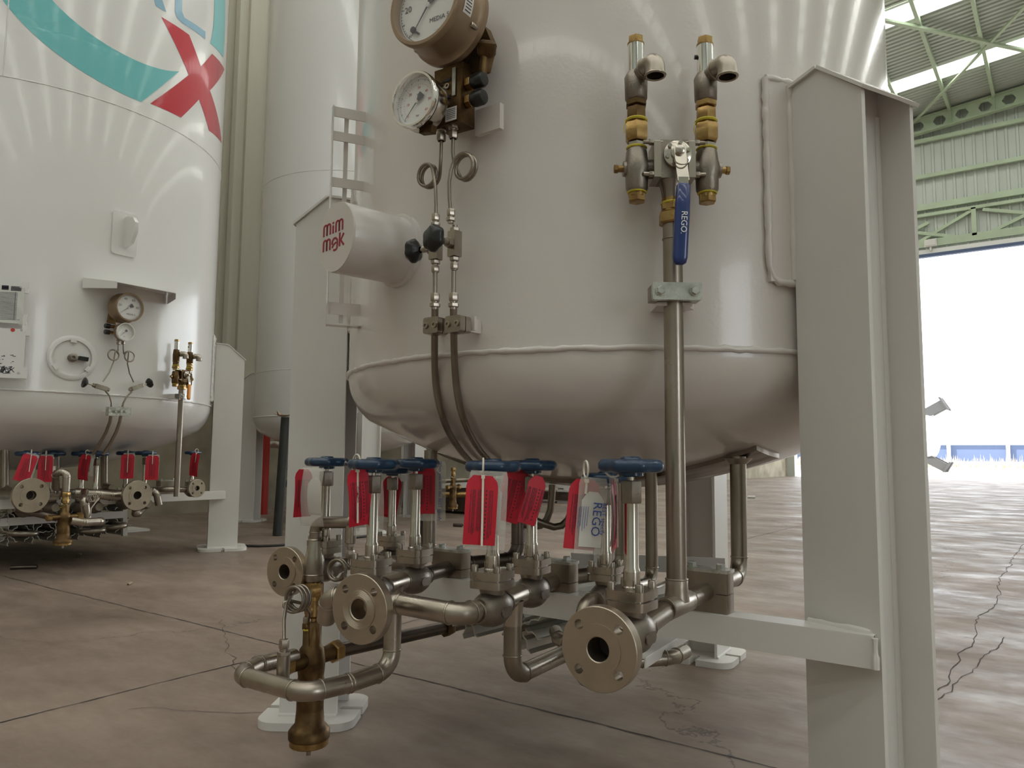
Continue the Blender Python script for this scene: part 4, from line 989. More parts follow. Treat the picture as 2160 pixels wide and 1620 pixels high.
# ================================================================ RELIEF VALVE TREE
def tree(xr,yr,ztee,tdir,ndir,zf,label_pre,grip='grip',handle_text=True,gripdir=None,dark=False,bz=1.0):
    """zf(py) gives a height for the near tree's pixel rows"""
    Xt=Vector(tdir).normalized(); Nn=Vector(ndir).normalized(); o=Vector((xr,yr,0)); Z=V(0,0,1)
    def L(a,b,z): return o+Xt*a+Nn*b+V(0,0,z)
    castm='dbrass' if dark else 'cast'
    # riser
    t=T('riser_pipe',f'tall vertical steel riser pipe {label_pre}','pipe',L(0,0,ztee)); mb=MB(); mb.cyl(L(0,0,ztee+.004),L(0,0,zf(468)),.0168,26); mb.ring(L(0,0,zf(505)),Z,.0168,.0014,26,6); t.part('tube',mb,'steel')
    mb=MB(); mb.hexn(L(0,0,zf(474)),Z,.044,.022); mb.cyl(L(0,0,zf(450)),L(0,0,zf(420)),.018,18); mb.hexn(L(0,0,zf(446)),Z,.036,.016); t.part('brass_union',mb,'brass')
    mb=MB(); mb.ring(L(0,0,zf(430)),Z,.0182,.0022,20,6); t.part('sealing_tape',mb,'tape')
    # riser clamp
    zc=zf(622)
    t=T('riser_clamp',f'bright two-bolt clamp block holding the riser pipe {label_pre}','clamp',L(0,0,zc)); mb=MB(); mb.prism(rrect(.084,.030,.003,2),L(0,.030,zc),Xt,Z,.012); 
    P=[L(0,.030,zc)]
    mb=MB(); mb.prism(rrect(.084,.030,.003,2),L(0,.018,zc),Xt,Z,.014 if Xt.cross(Z).dot(Nn)>0 else -.014); t.part('front_plate',mb,'zinc')
    mb=MB(); mb.bar(L(-.042,.002,zc),L(.042,.002,zc),.030,.026); t.part('block',mb,'steel')
    for s in(-1,1): mb=MB(); mb.hexn(L(s*.029,.033,zc),Nn,.013,.008); mb.lathe([(.009,-.001),(.009,.001)],L(s*.029,.033,zc),Nn,14); t.part('hex_bolt',mb,'zinc')
    mb=MB(); mb.bar(L(-.03,-.02,zc-.018),L(.03,-.02,zc-.018),.06,.006); t.part('lug',mb,'paint')
    # diverter body
    zb=zf(345); t=T('diverter_valve',f'square-bodied changeover ball valve with side elbows {label_pre}','valve',L(0,0,zb))
    mb=MB(); zt_=zf(306);zl=zf(385); mb.bar(L(0,0,zl),L(0,0,zt_),.048,.046,Nn); mb.lathe([(.024,0),(.020,-.012),(.017,-.03)],L(0,0,zl),Z,20); t.part('body',mb,castm)
    for s in(-1,1):
        mb=MB(); mb.bar(L(s*.030,0,zl+.001),L(s*.030,0,zt_-.003),.012,.050,Nn); t.part('end_plate',mb,'weld' if not dark else castm)
        mb=MB(); q=L(s*.062,0,zf(358)); 
        mb.lathe([(.0165,-.042),(.0195,-.036),(.0200,-.016),(.0245,.0),(.0200,.016),(.0185,.03),(.0165,.036)],q,Z,26)
        mb.lathe([(.0165,-.034),(.0165,.0)],q,Xt*(-s)*-1,20); mb.lathe([(.0165,.0),(.0165,.034)],q,Xt*(-s),20); mb.lathe([(.0145,.0),(.0135,.024),(.0001,.024)],q,Xt*s,20,cap=False); t.part('side_body',mb,castm,angle=50)
        mb=MB(); mb.cyl(q+Xt*s*.022,q+Xt*s*.036,.006,12); mb.hexn(q+Xt*s*.033,Xt*s,.014,.007); t.part('side_plug',mb,'brass')
        mb=MB(); mb.cyl(q+V(0,0,-.05),q+V(0,0,-.036),.0145,18); mb.hexn(q+V(0,0,-.060),Z,.027,.016); t.part('bottom_plug',mb,'brass')
        mb=MB(); mb.ring(q+V(0,0,-.042),Z,.0155,.0020,20,6); t.part('sealing_tape',mb,'tape')
        for dz in (.03,-.027):
            mb=MB(); mb.hexn(L(s*.036,.020,zb+dz),Xt*s,.010,.008); mb.cyl(L(s*.02,.020,zb+dz),L(s*.054,.020,zb+dz),.0035,8); t.part('tie_bolt',mb,'weld')
    # stem disc and handle
    c=L(0.004,.024,zb+.006); mb=MB(); mb.lathe([(.024,0),(.024,.005),(.018,.007)],c,Nn,28); 
    for k in range(6):
        a=2*PI*k/6+.3; mb.lathe([(.0035,.005),(.0035,.011),(.002,.011)],c+Xt*.0195*math.cos(a)+Z*.0195*math.sin(a),Nn,10)
    mb.lathe([(.013,.005),(.013,.014),(.0075,.016),(.0075,.026),(.005,.027)],c,Nn,20); mb.hexn(c+Nn*.016,Nn,.015,.007); t.part('stem_plate',mb,'shine')
    hz0=zb-.01; hb=c+Nn*.017; tx=-.055 if gripdir is None else gripdir
    a=hb+V(0,0,.006); b_=L(.008+tx*.0,.050,zf(402)); mb=MB(); mb.bar(a,b_,.020,.003,Nn); mb.bar(b_+V(0,0,.006),b_+V(0,0,-.018),.017,.003,Nn); hd=t.part('lever',mb,'shine')
    g0=b_+V(0,0,-.006); g1_=L(.008+tx*.18,.056,zf(575)); mb=MB(); axd=(g1_-g0).normalized()
    prof=[(.0085,0),(.0115,.004),(.0125,.04),(.0125,(g1_-g0).length-.012),(.0105,(g1_-g0).length-.003),(.006,(g1_-g0).length)]
    Xp=Xt; X_a,Y_a,Z_a=frame(axd,Xp); vs=[];n=20
    for r,h in prof:
        for k in range(n):
            an=2*PI*k/n; sq=1/((abs(math.cos(an))**4+abs(math.sin(an))**4)**.25); vs.append(g0+X_a*r*sq*math.cos(an)+Y_a*r*.62*sq*math.sin(an)+Z_a*h)
    fs=[(i*n+k,i*n+(k+1)%n,(i+1)*n+(k+1)%n,(i+1)*n+k) for i in range(len(prof)-1) for k in range(n)]; fs+=[tuple(range(n))[::-1],tuple((len(prof)-1)*n+k for k in range(n))]
    mb.add(vs,fs); gp=t.part('grip',mb,grip,parent=hd,angle=50)
    if handle_text:
        mb=MB(); side=Nn*.0105 ; mid=g0.lerp(g1_,.50)+side*.78+Xt*.002; mb.text('REGO.',mid,axd,Nn.cross(axd) if Xt.cross(axd).dot(Nn)<0 else Nn.cross(axd),.0145,.0004,sp=.95); t.part('grip_lettering',mb,'white',parent=hd)
        mb=MB(); mb.ring(c+Nn*.022+V(.002,0,-.020),(Nn+V(0,0,.8)),.011,.0013,22,6); t.part('split_ring',mb,'shine')
    # relief valves
    for s,nm in((-1,'left'),(1,'right')):
        q=L(s*.062,0,0); t=T('relief_valve',f'{nm} relief valve with bright tube, brass cap and down-turned elbow {label_pre}','valve',q+V(0,0,zf(320)))
        mb=MB(); mb.hexn(q+V(0,0,zf(318)),Z,.027,.014); t.part('lower_hex',mb,'weld')
        mb=MB(); mb.ring(q+V(0,0,zf(314)),Z,.0165,.0022,20,6); t.part('lower_tape',mb,'tape')
        mb=MB(); mb.hexn(q+V(0,0,zf(301)),Z,.037,zf(260)-zf(301),ch=.16); t.part('large_nut',mb,'brass')
        mb=MB(); mb.hexn(q+V(0,0,zf(259)),Z,.031,zf(228)-zf(259)); mb.hexn(q+V(0,0,zf(227)),Z,.034,.011); t.part('upper_nut',mb,'dbrass' if s<0 else 'brass')
        mb=MB(); mb.ring(q+V(0,0,zf(256)),Z,.0172,.0028,20,6); mb.sweep([q-Xt*.016+V(0,0,zf(254)),q-Xt*.021+Nn*.004+V(0,0,zf(262)),q-Xt*.024+Nn*.006+V(0,0,zf(275)),q-Xt*.022+Nn*.006+V(0,0,zf(286))],.0008,5); t.part('upper_tape',mb,'tape')
        mb=MB(); zc_=zf(180); mb.lathe([(.014,zf(217)),(.0195,zf(211)),(.0205,zc_+.012),(.017,zf(158)),(.0155,zf(155))],q,Z,28); mb.cyl(q+V(0,0,zc_+.010),q+Nn*.030+Xt*.014+V(0,0,zc_+.018),.014,18); t.part('body',mb,castm,angle=50)
        e0=q+Nn*.024+Xt*.012+V(0,0,zc_+.018); e1=q+Nn*.050+Xt*.024+V(0,0,zc_+.018); mb=MB()
        P,_=fillet([e0,e1,e1+V(0,0,-.026)],.018,8); mb.sweep(P,[.0165]*(len(P)-1)+[.0175],22,cap=False); mb.ring(e1+V(0,0,-.026),Z,.0165,.0024,24,8); mb.ring(e0,e1-e0,.0165,.002,22,6)
        el=t.part('elbow',mb,'weld',angle=60); mb=MB(); mb.lathe([(.0160,-.0270),(.0150,-.018),(.014,-.002),(.0001,0)],e1+V(0,0,0),Z,22,cap=False); t.part('outlet_bore',mb,'bore_shade',parent=el)
        mb=MB(); mb.cyl(q+V(0,0,zf(160)),q+V(0,0,zf(96)),.0145,28); t.part('bright_tube',mb,'chrome')
        mb=MB(); mb.lathe([(.0150,zf(97)),(.0152,zf(94)),(.0135,zf(92))],q,Z,24); mb.hexn(q+V(0,0,zf(93)),Z,.024,zf(79)-zf(93)); t.part('brass_cap',mb,'brass')
        if s>0: mb=MB(); mb.cyl(q-Xt*.014+V(0,0,zf(120)),q-Xt*.019+V(0,0,zf(120)),.004,10); t.part('drip_plug',mb,'black')
ang=math.atan2(yr-C1[1],xr-C1[0]); nd=V(math.cos(ang),math.sin(ang),0); td=V(-nd.y,nd.x,0)
if td.dot(cr)<0: td=-td
tree(xr,yr,teeR.z+.03,td,nd,lambda py: zat(xr,yr,py),'of the near tank')
mb=MB(); hc=shell_hit(C1,R1,1430,640); mb.bar(hc,V(xr,yr,hc.z)-nd*.02,.06,.03); near.part('riser_lug',mb,'paint')
# ================================================================ TAGS
def tag(label,top,yaw,tilt=0,curl=0,sleeve=(0,0),sy=0,words=None,tie_len=.0,card_h=.108,card_w=.050,front='card',tie=True,split=False,sleeve_yaw=0,scurl=0):
    """card hanging from 'top'; yaw turns its face about z, tilt rolls it in its own plane"""
    t=T('valve_tag',label,'tag',top); top=Vector(top)
    def basis(yw): return V(math.cos(yw),math.sin(yw),0),V(math.sin(yw),-math.cos(yw),0)
    def sheet(w0,h0,ox,oy,off,cu_,yw,tl,th,clip=.012,ny=12,nx=6,o=top):
        X,N=basis(yw); ct,st=math.cos(tl),math.sin(tl); mb=MB(); vs=[];fs=[]
        for i in range(ny+1):
            v=i/ny
            for j in range(nx+1):
                u=j/nx-.5; hw=w0 if v*h0>clip else w0-(clip-v*h0)*.9*2
                a=u*hw+ox; b=-(v*h0)+oy; x=a*ct-b*st; z=a*st+b*ct
                nn=off+cu_*(math.sin(v*PI*1.1)*.5*h0*.2+ (u*u)*.3*w0)
                p=o+X*x+V(0,0,z)+N*nn; vs+=[p,p+N*th]
        s=(nx+1)*2
        for i in range(ny):
            for j in range(nx):
                q=i*s+2*j; fs+=[(q,q+2,q+s+2,q+s),(q+1,q+s+1,q+s+3,q+3)]
        for i in range(ny): q=i*s; fs.append((q,q+s,q+s+1,q+1)); q+=2*nx; fs.append((q,q+1,q+s+1,q+s))
        for j in range(nx): q=2*j; fs.append((q,q+1,q+3,q+2)); q+=ny*s; fs.append((q,q+2,q+3,q+1))
        return mb.add(vs,fs)
    card=t.part('red_card',sheet(card_w,card_h,0,-.004,0,curl,yaw,tilt,.0006),'red',angle=80)
    # printed lines run down the card
    X,N=basis(yaw); ct,st=math.cos(tilt),math.sin(tilt)
    mb=MB(); rnd=random.Random(int(top.x*1000)%977)
    def pt(a,b,off=.0012):
        v=min(max((-b-.004)/card_h,0),1); u=a/card_w
        nn=off+curl*(math.sin(v*PI*1.1)*.5*card_h*.2+(u*u)*.3*card_w)
        return top+X*(a*ct-b*st)+V(0,0,a*st+b*ct)+N*nn
    for side_ in (1,-1):
        for k,cx_ in enumerate((-.018,-.0145,-.0125,-.0105,-.006,-.004,-.002,.0005,.0025,.008,.013,.0155,.0185)):
            b=-.028
            if k in(9,):
                while b>-card_h+.006: mb.bar(pt(cx_,b,.0011*side_ if side_>0 else -.0006),pt(cx_,b-.0028,.0011 if side_>0 else -.0006),.0022,.0003,N); b-=.0066
                continue
            if side_<0: continue
            end=-card_h+rnd.uniform(.008,.03)
            while b>end:
                L=rnd.uniform(.004,.012); mb.bar(pt(cx_,b),pt(cx_,b-L),.0007,.0003,N); b-=L+.0012
    t.part('card_print',mb,'ink',parent=card)
    if sleeve is not None:
        sl=t.part('plastic_sleeve',sheet(.066 if front!='sleeve' else .046,.132 if front!='sleeve' else .118,sleeve[0],sleeve[1],.0035 if front=='sleeve' else -.0045,curl+scurl,yaw+sleeve_yaw,tilt*.8,.0004,clip=.003),'sleeve',angle=80)
        sl2=t.part('paper_insert',sheet(.036,.085,sleeve[0]+(.006 if front!='sleeve' else .001)*(1 if sleeve[0]>=0 else -1),sleeve[1]-.022,-.0055 if front!='sleeve' else .0048,curl+scurl,yaw+sleeve_yaw,tilt*.8,.0003),'paper',angle=80)
        if words:
            X,N=basis(yaw+sleeve_yaw); mb=MB(); dirv=V(0,0,-1)*ct+X*st*1.0; side=N.cross(dirv)
            o=top+X*(sleeve[0]+words[1])+V(0,0,sleeve[1]-.065)+N*.0064
            side=dirv.cross(N)*-1
            mb.text(words[0],o,dirv,N.cross(dirv),.0098,.0003); t.part('sleeve_lettering',mb,'blueink',parent=sl)
            if words[3]: 
                mb=MB(); mb.text('REGO',o-X*.012+N*.001,dirv,N.cross(dirv),.020,.0004); t.part('sleeve_name',mb,'blueink',parent=sl)
                mb=MB()
                for k in range(5):
                    a=o-X*(.024+.0035*k)+V(0,0,.02)+N*.001; mb.bar(a,a+dirv*(.03+.004*(k%3)),.0007,.0003,N)
                t.part('sleeve_print',mb,'blueink',parent=sl)
    if tie:
        X,N=basis(yaw); mb=MB(); rim=top+V(0,0,.012)
        mb.ring(rim,X,.013,.0016,20,6); mb.box(top+N*.004+V(0,0,-.006),(.006,.006,.006),rz=yaw); 
        tl=tie_len or .03
        mb.bar(top+N*.005+V(0,0,-.006),top+N*.006+V(0,0,-.006-tl)+X*(.02*math.sin(tilt)),.0036,.0012,N); t.part('zip_tie',mb,'tie')
    return t
zw=.665
def tp(px,py,v,toward=.045):
    p=W(px,py,1,v); return p
tag('red card and crumpled clear sleeve hanging edge-on from the leftmost blue wheel',W(640,986,1,1.125),math.radians(86),0,.25,(.028,.0),scurl=.5,tie=False,card_w=.046,sleeve_yaw=math.radians(-75))
tag('curled red tag at the left edge of the second blue wheel from the left',W(752,986,1,1.01),math.radians(78),math.radians(6),.5,(.022,.002),tie_len=.10)
tag('dark red tag in a milky sleeve hanging behind the hidden middle-left valve stem',W(831,1003,1,1.47),math.radians(44),math.radians(-9),.6,(0,.006),tie=False)
tag('red tag with clear sleeve reading When you want the BEST specify',W(895,977,1,1.26),math.radians(40),0,.05,(.016,.004),words=('When you want the BEST specify',.020,True,False),tie=False)
tag('red tag facing the camera with a white zip tie down its middle',W(1019,998,1,1.012),math.radians(40),math.radians(-3),.25,(.010,.004),tie_len=.115,card_w=.054,card_h=.116)
tag('tilted red tag left of the middle-right valve stem, clear sleeve spread beside it',W(1096,984,1,1.24),math.radians(38),math.radians(-14),.1,(-.026,.004),tie=False)
tag('narrow crumpled red tag piece right of the middle-right valve stem',W(1138,1000,1,1.225),math.radians(52),math.radians(-16),.3,None,tie=False,card_h=.095,card_w=.036)
tag('red tag and clear sleeve with blue letters hanging from the rightmost pair of wheels',W(1236,1006,1,1.03),math.radians(46),math.radians(-6),.0,(.012,.0),front='sleeve',words=('BEST specify',.014,False,True),tie_len=.02)
tag('thin edge-on red and clear tag between the two rightmost valve stems',W(1294,1005,1,1.03),math.radians(112),math.radians(4),.3,(0,0),tie_len=.10)
# ================================================================ EVAPORATOR UNDER NEAR TANK
def finned(name,label,a,b,R_=.075,blades=8,wave=True,m='alu',group=None,rot=0):
    t=T(name,label,'finned tube',a,group=group); a=Vector(a);b=Vector(b); d=(b-a); X,Y,Z=frame(d,(0,0,1)); L=d.length
    mb=MB(); mb.cyl(a-Z*.02,a+Z*(L+.02),.014,16); t.part('core_tube',mb,'steel')
    for k in range(blades):
        an=2*PI*k/blades+rot; r=X*math.cos(an)+Y*math.sin(an); s=X*-math.sin(an)+Y*math.cos(an)
        vs=[];fs=[];n=5
        for i in range(n+1):
            rr=.013+(R_-.013)*i/n; w_=.004*math.sin(i*2.0) if wave else 0
            for h in (0,L):
                for th in(-.0016,.0016): vs.append(a+Z*h+r*rr+s*(w_+th))
        for i in range(n):
            q=4*i; fs+=[(q,q+4,q+6,q+2),(q+1,q+3,q+7,q+5),(q,q+1,q+5,q+4),(q+2,q+6,q+7,q+3)]
        q=4*n; fs+=[(q,q+1,q+3,q+2)]
        mb=MB(); mb.add(vs,fs); t.part('fin',mb,m,world=True)
    return t
e1=W(1010,1325,1,1.60); ez=.285
f0=finned('finned_tube','left finned aluminium tube under the near tank cross beam',(-1.24,1.50,.30),(-1.21,1.95,.30),.062,rot=.2)
f1=finned('finned_tube','middle finned aluminium tube under the near tank cross beam',(-1.06,1.48,.30),(-1.03,1.95,.30),.066,rot=.35)
f2=finned('finned_tube','right finned aluminium tube under the near tank cross beam',(-.88,1.46,.30),(-.85,1.95,.30),.066,rot=.1)
mb=MB(); mb.pipe([(-.94,1.445,.31),(-.90,1.40,.305),(-.72,1.36,.30),(-.66,1.44,.30),(-.66,1.5,.30)],.0145,.05,18,True)
one('bend_pipe',mb,'weld','short curved pipe linking the finned tubes, seen left of the big flange','pipe',origin=(-.94,1.445,.31),angle=60)
# fix origin: geometry given in world coordinates
t=T('evaporator_rail','white channel rail sloping away behind the big front flange','rail',(-.62,1.2,.27))
a=W(1335,1385,1,1.30); b=W(1450,1318,1,1.72); d=(b-a)
mb=MB(); mb.bar(a,b,.05,.004); mb.bar(a+V(-.025,0,-.015),b+V(-.025,0,-.015),.003,.018); mb.bar(a+V(.025,0,-.008),b+V(.025,0,-.008),.003,.018); t.part('channel',mb,'leg')
mb=MB(); p0=W(1345,1262,1,1.6);p1=W(1440,1222,1,2.1); t=T('evaporator_pipe','bright steel pipe behind the riser, sloping up into the evaporator','pipe',p0)
mb.cyl(p0,p1,.014,18); t.part('tube',mb,'steel')
t=T('tube_rack','white angle frame around the finned tubes beneath the near tank','frame',(-1.0,2.2,.3))
zz=.40
def seg(p,q,w_=.04,h_=.004,nm='rail'):
    mb=MB(); mb.bar(p,q,w_,h_); t.part(nm,mb,'leg')
a=W(1205,1182,1,1.95);b=W(1530,1195,1,2.06); seg(a,b,.004,.045)
a=W(1345,1212,1,1.95);b=W(1440,1190,1,2.35)
for px,y in ((1260,1.97),(1116,1.97)):
    q=W(px,1060,1,y); mb=MB(); mb.box((q.x,q.y,(q.z+.30)/2),(.028,.003,q.z-.30),rz=.6); mb.box((q.x-.012,q.y,(q.z+.30)/2),(.003,.028,q.z-.30),rz=.6); t.part('post',mb,'leg')
seg((-1.35,1.45,.372),(-1.32,2.0,.372),.035,.004); seg((-.80,1.42,.385),(-.78,2.0,.385),.035,.004)
q=W(1520,1192,1,2.05)
# U tubes under the strip
for k,(px,lab) in enumerate(((1165,'left'),(1210,'right'))):
    y=1.66; top=W(px,1022,1,y); r_=math.hypot(top.x-C1[0],y-C1[1]); 
    P=[(top.x,y,domez(r_,R1,.892)-.012),W(px-1,1050,1,y),W(px-2,1078,1,y),W(px-9,1099,1,y),W(px-24,1113,1,y-.01),W(px-42,1116,1,y-.03),W(px-60,1107,1,y-.05),W(px-85,1094,1,y-.08),W(px-130,1080,1,y-.12)]
    P=[Vector(p) for p in P]; t=T('bent_tube',f'{lab} dark bent tube looping out of the strip under the near tank','tube',P[0]); mb=MB(); mb.sweep(smooth(P,2),.0092,12); t.part('tube',mb,'steel',angle=60)
# ================================================================ MISC FLOOR THINGS
pb=W(585,1130,2,0); pt_=W(603,880,1,pb.y+.02)
t=T('steel_post','dark grey upright pipe post standing on the floor between the tanks','post',pb)
mb=MB(); mb.cyl(pb+V(0,0,.001),pt_,.040,24,x=(1,0,0)); t.part('pole',mb,'post')
t=T('torn_cardboard','crumpled brown cardboard resting on top of the grey post','cardboard',pt_)
mb=MB(); rnd=random.Random(5); vs=[];c=pt_+V(0,0,.004); n=12
for k in range(n):
    a=2*PI*k/n; r=rnd.uniform(.07,.16); vs.append(c+V(r*math.cos(a),r*math.sin(a),rnd.uniform(.0,.05)))
vs.append(c); vs+=[v+V(0,0,.004) for v in vs]; fs=[(k,(k+1)%n,n)[::-1] for k in range(n)]+[(k+n+1,(k+1)%n+n+1,2*n+1) for k in range(n)]+[(k,(k+1)%n,(k+1)%n+n+1,k+n+1) for k in range(n)]
mb.add(vs,fs); t.part('sheet',mb,'card',angle=5)
mb=MB(); P=[W(515,1151,2,.009),W(545,1153,2,.009),W(580,1151,2,.009),W(620,1149,2,.009),W(700,1140,2,.009),W(800,1128,2,.009)]
mb.sweep(smooth([Vector(p) for p in P]),.009,8); one('floor_cable',mb,'cable','black cable lying across the floor behind the left leg','cable',origin=P[0])
D.objects['floor_cable'].data.transform(Matrix.Translation(-Vector((0,0,0))))
def litter(px,py,L,r,m,lab,ang,name='pipe_offcut'):
    p=W(px,py,2,r+.001); d=V(math.cos(ang),math.sin(ang),0); mb=MB(); mb.lathe([(r,0),(r,L),(r*.7,L),(r*.7,.0),(r,0)],p,d,14,cap=False); one(name,mb,m,lab,'offcut',origin=p)
litter(165,1172,.06,.014,'dark','short dark pipe offcut on the floor under the brass regulator of the left tank',2.6)
litter(22,1197,.14,.012,'dark','pipe offcut lying on the floor at the far left edge',.9)
litter(957,1107,.10,.016,'dark','small dark offcut on the floor seen beneath the near tank',.2)
litter(270,1233,.06,.006,'card','tiny brown scrap on the open floor between left tank and near tank',2.4,'wood_scrap')
litter(1577,1048,.12,.02,'paper','small pale tube lying on the far floor right of the rear pipe',.3,'paper_tube')
# wall pipes near third tank
for i,(px,py) in enumerate(((612,984),(608,1021))):
    p=W(px,py,1,5.9); t=third; mb=MB(); d=V(.9,-.45,0).normalized(); mb.lathe([(.045,0),(.045,.3),(.032,.3),(.032,.2),(.0001,.2)],p-d*.3,d,20); t.part('pipe_stub',mb,'dark')
p=W(563,938,1,5.4); t=third; mb=MB(); mb.lathe([(.04,0),(.04,.35),(.028,.35),(.028,.25),(.0001,.25)],p+V(.3,.15,0),V(-.9,-.4,0),18); t.part('pipe_stub',mb,'alu')
p=W(556,1085,2,0); mb=MB(); mb.box((p.x,p.y,.55),(.06,.06,1.1)); one('red_strut',mb,'inkred','thin red strut standing beside the white leg of the third tank','strut',origin=(p.x,p.y,0))
# ================================================================ LEFT TANK
TL=math.radians(90)
def HW(px,py,off): 
    return shell_hit(C2,R2+off,px,py)
def polar(p): return math.atan2(p.y-C2[1],p.x-C2[0])
# logo as thin painted film on the shell
def film(name,poly,m,label,maxl=.05,R_=R2+.0015):
    tr=tessellate_polygon([[Vector((a,b,0)) for a,b in poly]]); tris=[[Vector(poly[i]) for i in t_] for t_ in tr]; 
    ok=False
    while not ok:
        ok=True; nt=[]
        for q in tris:
            L=[(q[(i+1)%3]-q[i]).length for i in range(3)]; mx_=max(L)
            if abs(mx_)>maxl:
                ok=False; i=L.index(mx_); a,b,c=q[i],q[(i+1)%3],q[(i+2)%3]; mm=(a+b)/2; nt+=[[a,mm,c],[mm,b,c]]
            else: nt.append(q)
        tris=nt
    mb=MB(); vs={};V_=[];F_=[]
    for q in tris:
        f=[]
        for p in q:
            k=(round(p.x,5),round(p.y,5))
            if k not in vs: vs[k]=len(V_); th=p.x/R2; V_.append((C2[0]+R_*math.cos(th),C2[1]+R_*math.sin(th),p.y))
            f.append(vs[k])
        a,b,c=q
        if (b-a).cross(c-a)<0: f=f[::-1]
        F_.append(tuple(f))
    mb.add(V_,F_); left.part(name,mb,m,label,angle=80)
def sz(px,py):
    p=shell_hit(C2,R2,px,py); return (polar(p)*R2,p.z)
import numpy as np
def fitc(P):
    A=[];b=[]
    for q in P:
        s_,z_=sz(*q); A.append([2*s_,2*z_,1]); b.append(s_*s_+z_*z_)
    x=np.linalg.lstsq(np.array(A),np.array(b),rcond=None)[0]; return (float(x[0]),float(x[1])),float(math.sqrt(x[2]+x[0]**2+x[1]**2))
oc,orr=fitc([(5,0),(44,53),(85,88),(123,115),(205,167),(298,209),(473,0),(474,74),(472,127)])
ic,ir=fitc([(110,0),(141,32),(198,77),(272,121),(321,141),(377,148),(451,0),(451,49),(444,93)])
def arc(c,r,a0,a1,n=40): return [(c[0]+r*math.cos(math.radians(a0+(a1-a0)*i/n)),c[1]+r*math.sin(math.radians(a0+(a1-a0)*i/n))) for i in range(n+1)]
def angof(c,p): return math.degrees(math.atan2(p[1]-c[1],p[0]-c[0]))
tipo=sz(298,209); tipi=sz(377,148)
a_o=angof(oc,tipo); a_i=angof(ic,tipi)
film('ring_film',arc(oc,orr,-250,a_o)+arc(ic,ir,a_i,-250),'teal','teal ring arc of the logo')
rt=sz(472,127); lt=sz(444,93)
film('ring_end_film',arc(oc,orr,angof(oc,rt),50,24)+arc(ic,ir,50,angof(ic,lt),24),'teal','teal ring end of the logo')
film('x_film',[sz(a/4.05,b/4.05) for a,b in ((1378,145),(1615,298),(1715,570),(1810,458),(1915,593),(1792,772),(1893,1228),(1785,1115),(1700,848),(1545,1005),(1283,885),(1612,640))],'lred','red X of the logo')
film('letter_film',[sz(a/4.05,b/4.05) for a,b in ((1290,-90),(1355,-90),(1420,105),(1332,52))],'lblue','pale blue letter foot of the logo')
film('hook_film',[sz(a/4.05,b/4.05) for a,b in ((1495,-80),(1555,-80),(1555,100),(1575,152),(1753,270),(1753,335),(1560,200),(1512,155),(1495,100))],'lblue','pale blue hooked letter of the logo')
# cross beam
mb=MB(); xb=-4.905
mb.box((xb,2.13,.393),(.008,2.25,.055)); mb.box((xb-.03,2.13,.418),(.06,2.25,.008)); left.part('cross_beam',mb,'leg')
# lifting lug
p=HW(262,494,0); a=polar(p); n_=V(math.cos(a),math.sin(a),0); tg=V(-n_.y,n_.x,0)
t=T('lifting_lug','white lifting lug plate on the left tank above the gauge canopy','lug',p)
mb=MB(); mb.prism(rrect(.15,.26,.02),p-n_*.004,tg,V(0,0,1),.014); t.part('base_plate',mb,'paint_left')
mb=MB(); P=[(0,-.09),(.09,-.07),(.13,-.01),(.13,.05),(.10,.085),(.04,.10),(0,.095)]; mb.prism(P,p+tg*.012,n_,V(0,0,1),.02); mb.ring(p+n_*.075+tg*.01+V(0,0,.035),tg,.020,.007,18,6); t.part('eye_plate',mb,'paint_left')
# canopy over the gauge
gp_=HW(275,648,.13); ga=polar(gp_); gn=V(math.cos(ga),math.sin(ga),0); gt=V(-gn.y,gn.x,0)
t=T('gauge_canopy','bent white sheet canopy over the gauge of the left tank','canopy',HW(270,615,0))
zc=gp_.z+.135; c0=HW(270,612,0); c0.z=zc+.01
P=[c0-gt*.26-gn*.0,c0+gt*.27-gn*.04,c0+gt*.18+gn*.20,c0-gt*.17+gn*.20]
mb=MB(); hi=[p+V(0,0,.0) for p in P]; hi[2]=hi[2]+V(0,0,-.03);hi[3]=hi[3]+V(0,0,-.03); mb.add(hi+[p+V(0,0,.004) for p in hi],[(0,3,2,1),(4,5,6,7),(0,1,5,4),(1,2,6,5),(2,3,7,6),(3,0,4,7)])
t.part('top_sheet',mb,'paint_left'); 
for a_,b_ in((0,3),(1,2)):
    mb=MB(); A_=hi[a_];B_=hi[b_]; mb.add([A_,B_,B_+V(0,0,-.035),A_+V(0,0,-.055)],[(0,1,2,3)]); mb.add([A_+gt*.003,B_+gt*.003,B_+V(0,0,-.035)+gt*.003,A_+V(0,0,-.055)+gt*.003],[(3,2,1,0)]); t.part('side_sheet',mb,'paint_left')
rzg=ga+PI/2
G=dial_gauge('level_gauge','bronze-cased level gauge under the canopy on the left tank',gp_,rzg,.083,.09,'bronze','bronze',[('20',172,.62,.02,'ink'),('40',112,.62,.02,'ink'),('60',60,.62,.02,'ink'),('80',5,.62,.02,'ink'),('MEDIA 5',-70,.50,.014,'ink')],10,218)
g3=HW(266,700,.115); G2=dial_gauge('pressure_gauge','small pressure gauge below the bronze gauge on the left tank',g3,rzg,.053,.05,'chrome','bronze',[('bar',-90,.48,.008,'ink')],10,226,flare=False,redscale=True,minor=40)
t=T('manifold_block','brass valve manifold behind the small gauge of the left tank','manifold',g3-gn*.06)
mb=MB(); mb.bar(g3-gn*.07+V(0,0,-.06)-gt*.01,g3-gn*.07+V(0,0,.10)-gt*.01,.06,.045); mb.bar(g3-gn*.085+V(0,0,.05)-gt*.04,gp_-gn*.09-gt*.04,.03,.05,); t.part('body',mb,'dbrass')
